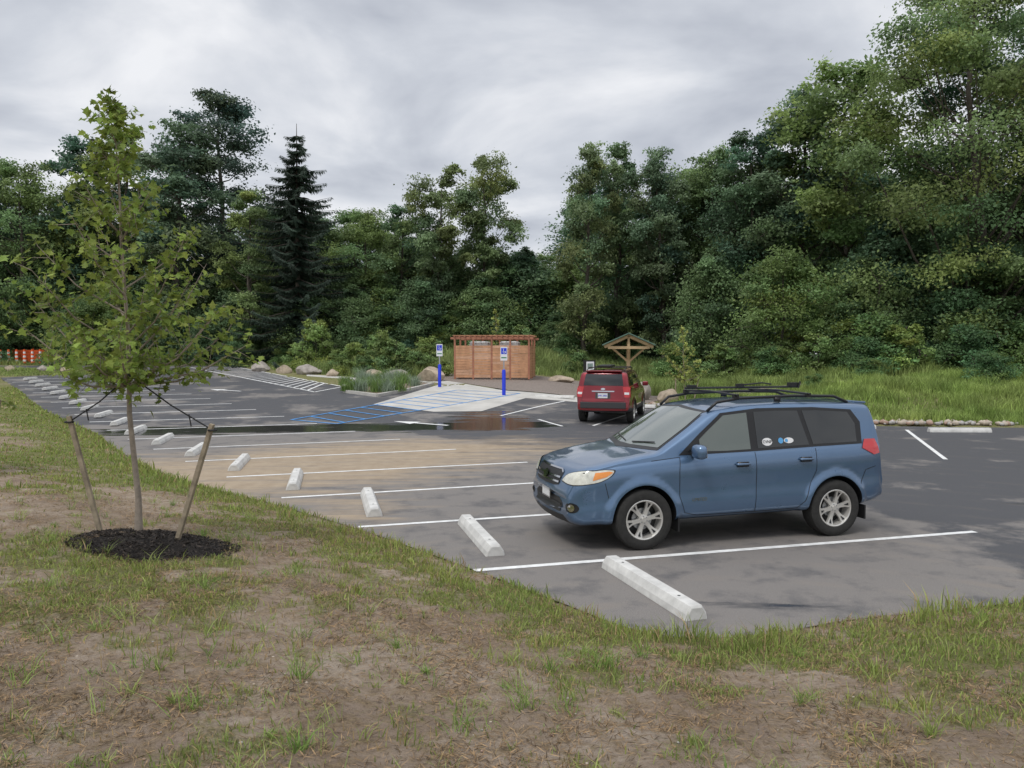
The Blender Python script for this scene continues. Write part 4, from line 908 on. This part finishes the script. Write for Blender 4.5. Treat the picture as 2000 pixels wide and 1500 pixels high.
# red SUV
PR=dict(PB); PR.update(x=(-.86,3.46),clad=.54,cladmat=M_clad,tumble=.22,cowl=.3)
PR['w']=[(-.86,.63),(-.82,.71),(-.75,.785),(-.6,.845),(-.4,.875),(0,.89),(1,.905),(2.5,.905),(3.0,.895),(3.25,.885),(3.38,.86),(3.46,.82)]
PR['zt']=[(-.86,.60),(-.84,.72),(-.78,.84),(-.66,.97),(-.3,1.06),(.2,1.13),(.34,1.18),(.95,1.64),(1.2,1.70),(2.0,1.72),(2.9,1.71),(3.22,1.69),(3.30,1.48),(3.37,1.18),(3.40,1.0),(3.43,.80),(3.46,.74)]
fz=float(lotz(3.95,28.3)); rz_=float(lotz(3.2,25.7))
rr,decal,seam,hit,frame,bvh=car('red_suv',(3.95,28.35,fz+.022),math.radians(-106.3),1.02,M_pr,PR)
rr.rotation_euler=(0,math.atan((fz-rz_)/2.7),math.radians(-106.3))
for side in ('L','R'):
    decal('side_glass',[(.64,1.15),(.92,1.38),(1.16,1.58),(2.7,1.58),(3.02,1.50),(3.04,1.20)],side,.004,M_glassd)
    seam('pillar',[(1.50,1.15),(1.50,1.58)],side,.05,M_pr,.007); seam('pillar',[(2.35,1.17),(2.35,1.58)],side,.06,M_pr,.007)
    seam('door_seam',[(.50,1.02),(.50,.42),(2.2,.42),(2.36,.8),(2.38,1.1)],side,.008); seam('door_seam',[(1.50,1.1),(1.50,.42)],side,.008)
    sg=-1 if side=='L' else 1
    mb=MB(); mb.box((.70,sg*1.02,1.17),(.10,.20,.15),0); mb.obj('mirror',[M_pr],rr,bevel=.03)
    u0=sg*1
    decal('tail_lamp',[(u0*.62,1.20),(u0*.84,1.22),(u0*.86,.87),(u0*.68,.87)],'B',.012,M_redl,.03)
    decal('reverse_lamp',[(u0*.675,1.03),(u0*.82,1.03),(u0*.82,.96),(u0*.68,.96)],'B',.016,M_decalw,.03)
    mb=MB(); mb.tube([(1.2,sg*.62,1.70),(1.35,sg*.62,1.76),(2.7,sg*.61,1.765),(2.95,sg*.61,1.70)],.018,0,6); mb.obj('roof_rail',[M_black],rr)
decal('rear_window',[(-.64,1.24),(-.58,1.60),(.58,1.60),(.64,1.24)],'B',.008,M_glassd)
seam('tailgate_seam',[(-.66,1.20),(-.68,.74),(.68,.74),(.66,1.20)],'B',.010)
seam('garnish',[(-.36,1.06),(.36,1.06)],'B',.035,M_chrome,.012)
decal('plate_recess',[(-.24,.83),(-.24,1.02),(.24,1.02),(.24,.83)],'B',.006,M_clad,.04)
h_=hit(0,.93,frame('B'),.02); mb=MB(); mb.box((h_.x+.01,0,.925),(.012,.31,.155),0); mb.obj('number_plate',[M_decalw],rr); text('JMR 2883',.075,(h_.x+.019,0,.925),(math.radians(90),0,math.radians(90)),M_blue,rr)
decal('badge',[(.07*math.cos(t),1.13+.035*math.sin(t)) for t in np.linspace(0,6.28,16)[:-1]],'B',.014,M_chrome,.02)
mb=MB(); mb.box((3.24,0,1.70),(.22,1.16,.035),0); mb.box((3.47,0,.62),(.10,1.46,.20),1); mb.obj('spoiler_and_bumper',[M_pr,M_clad],rr,bevel=.015)
mb=MB(); 
for xb in (1.5,2.5): mb.tube([(xb,-.64,1.785),(xb,.64,1.785)],.016,0,6)
mb.box((2.2,-.1,1.825),(.9,.45,.07),0); mb.obj('roof_load',[M_black],rr,bevel=.03)
# ------------------------------------------------------------------ light and sky
w=bpy.data.worlds.new('World'); scene.world=w; w.use_nodes=True; N=w.node_tree.nodes;L=w.node_tree.links
sky=N.new('ShaderNodeTexSky'); sky.sky_type='NISHITA'; sky.sun_disc=False; el,az=math.radians(58),math.radians(215); sky.sun_elevation=el; sky.sun_rotation=az
bg=N['Background']; bg.inputs['Strength'].default_value=.08; L.new(sky.outputs[0],bg.inputs['Color'])
tc=N.new('ShaderNodeTexCoord'); sx=N.new('ShaderNodeSeparateXYZ'); L.new(tc.outputs['Generated'],sx.inputs[0])
zz=math_(N,L,'ADD',math_(N,L,'MAXIMUM',sx.outputs[2],0),.25)
cb=N.new('ShaderNodeCombineXYZ'); L.new(math_(N,L,'DIVIDE',sx.outputs[0],zz),cb.inputs[0]); L.new(math_(N,L,'DIVIDE',sx.outputs[1],zz),cb.inputs[1])
n=N.new('ShaderNodeTexNoise'); n.inputs['Scale'].default_value=1.7; n.inputs['Detail'].default_value=7; n.inputs['Roughness'].default_value=.5; n.inputs['Distortion'].default_value=.35; L.new(cb.outputs[0],n.inputs['Vector'])
rp=ramp(N,L,n.outputs['Fac'],[(.36,(.47,.50,.57)),(.5,(.67,.70,.76)),(.63,(.93,.94,.97))])
bg2=N.new('ShaderNodeBackground'); L.new(rp.outputs[0],bg2.inputs['Color'])
zr=ramp(N,L,sx.outputs[2],[(.42,0),(.95,1)]); L.new(math_(N,L,'ADD',1.0,math_(N,L,'MULTIPLY',zr.outputs[0],.9)),bg2.inputs['Strength'])
mx=N.new('ShaderNodeMixShader'); mx.inputs[0].default_value=.92; L.new(bg.outputs[0],mx.inputs[1]); L.new(bg2.outputs[0],mx.inputs[2]); L.new(mx.outputs[0],N['World Output'].inputs['Surface'])
ld=bpy.data.lights.new('sun','SUN'); ld.energy=1.5; ld.angle=math.radians(16); ld.color=(1,.97,.92); so=bpy.data.objects.new('sun',ld); link(so)
dv=Vector((math.sin(az)*math.cos(el),math.cos(az)*math.cos(el),math.sin(el))); so.rotation_euler=dv.to_track_quat('Z','Y').to_euler()
scene.view_settings.view_transform='Standard'; scene.view_settings.look='None'; scene.view_settings.exposure=0
cd=bpy.data.cameras.new('camera'); cd.lens=27.04; cd.sensor_width=36; cd.clip_end=1500; cd.clip_start=.05
co=bpy.data.objects.new('camera',cd); co.location=(0,0,2.42); co.rotation_euler=(math.radians(90-2.29),0,0); link(co); scene.camera=co
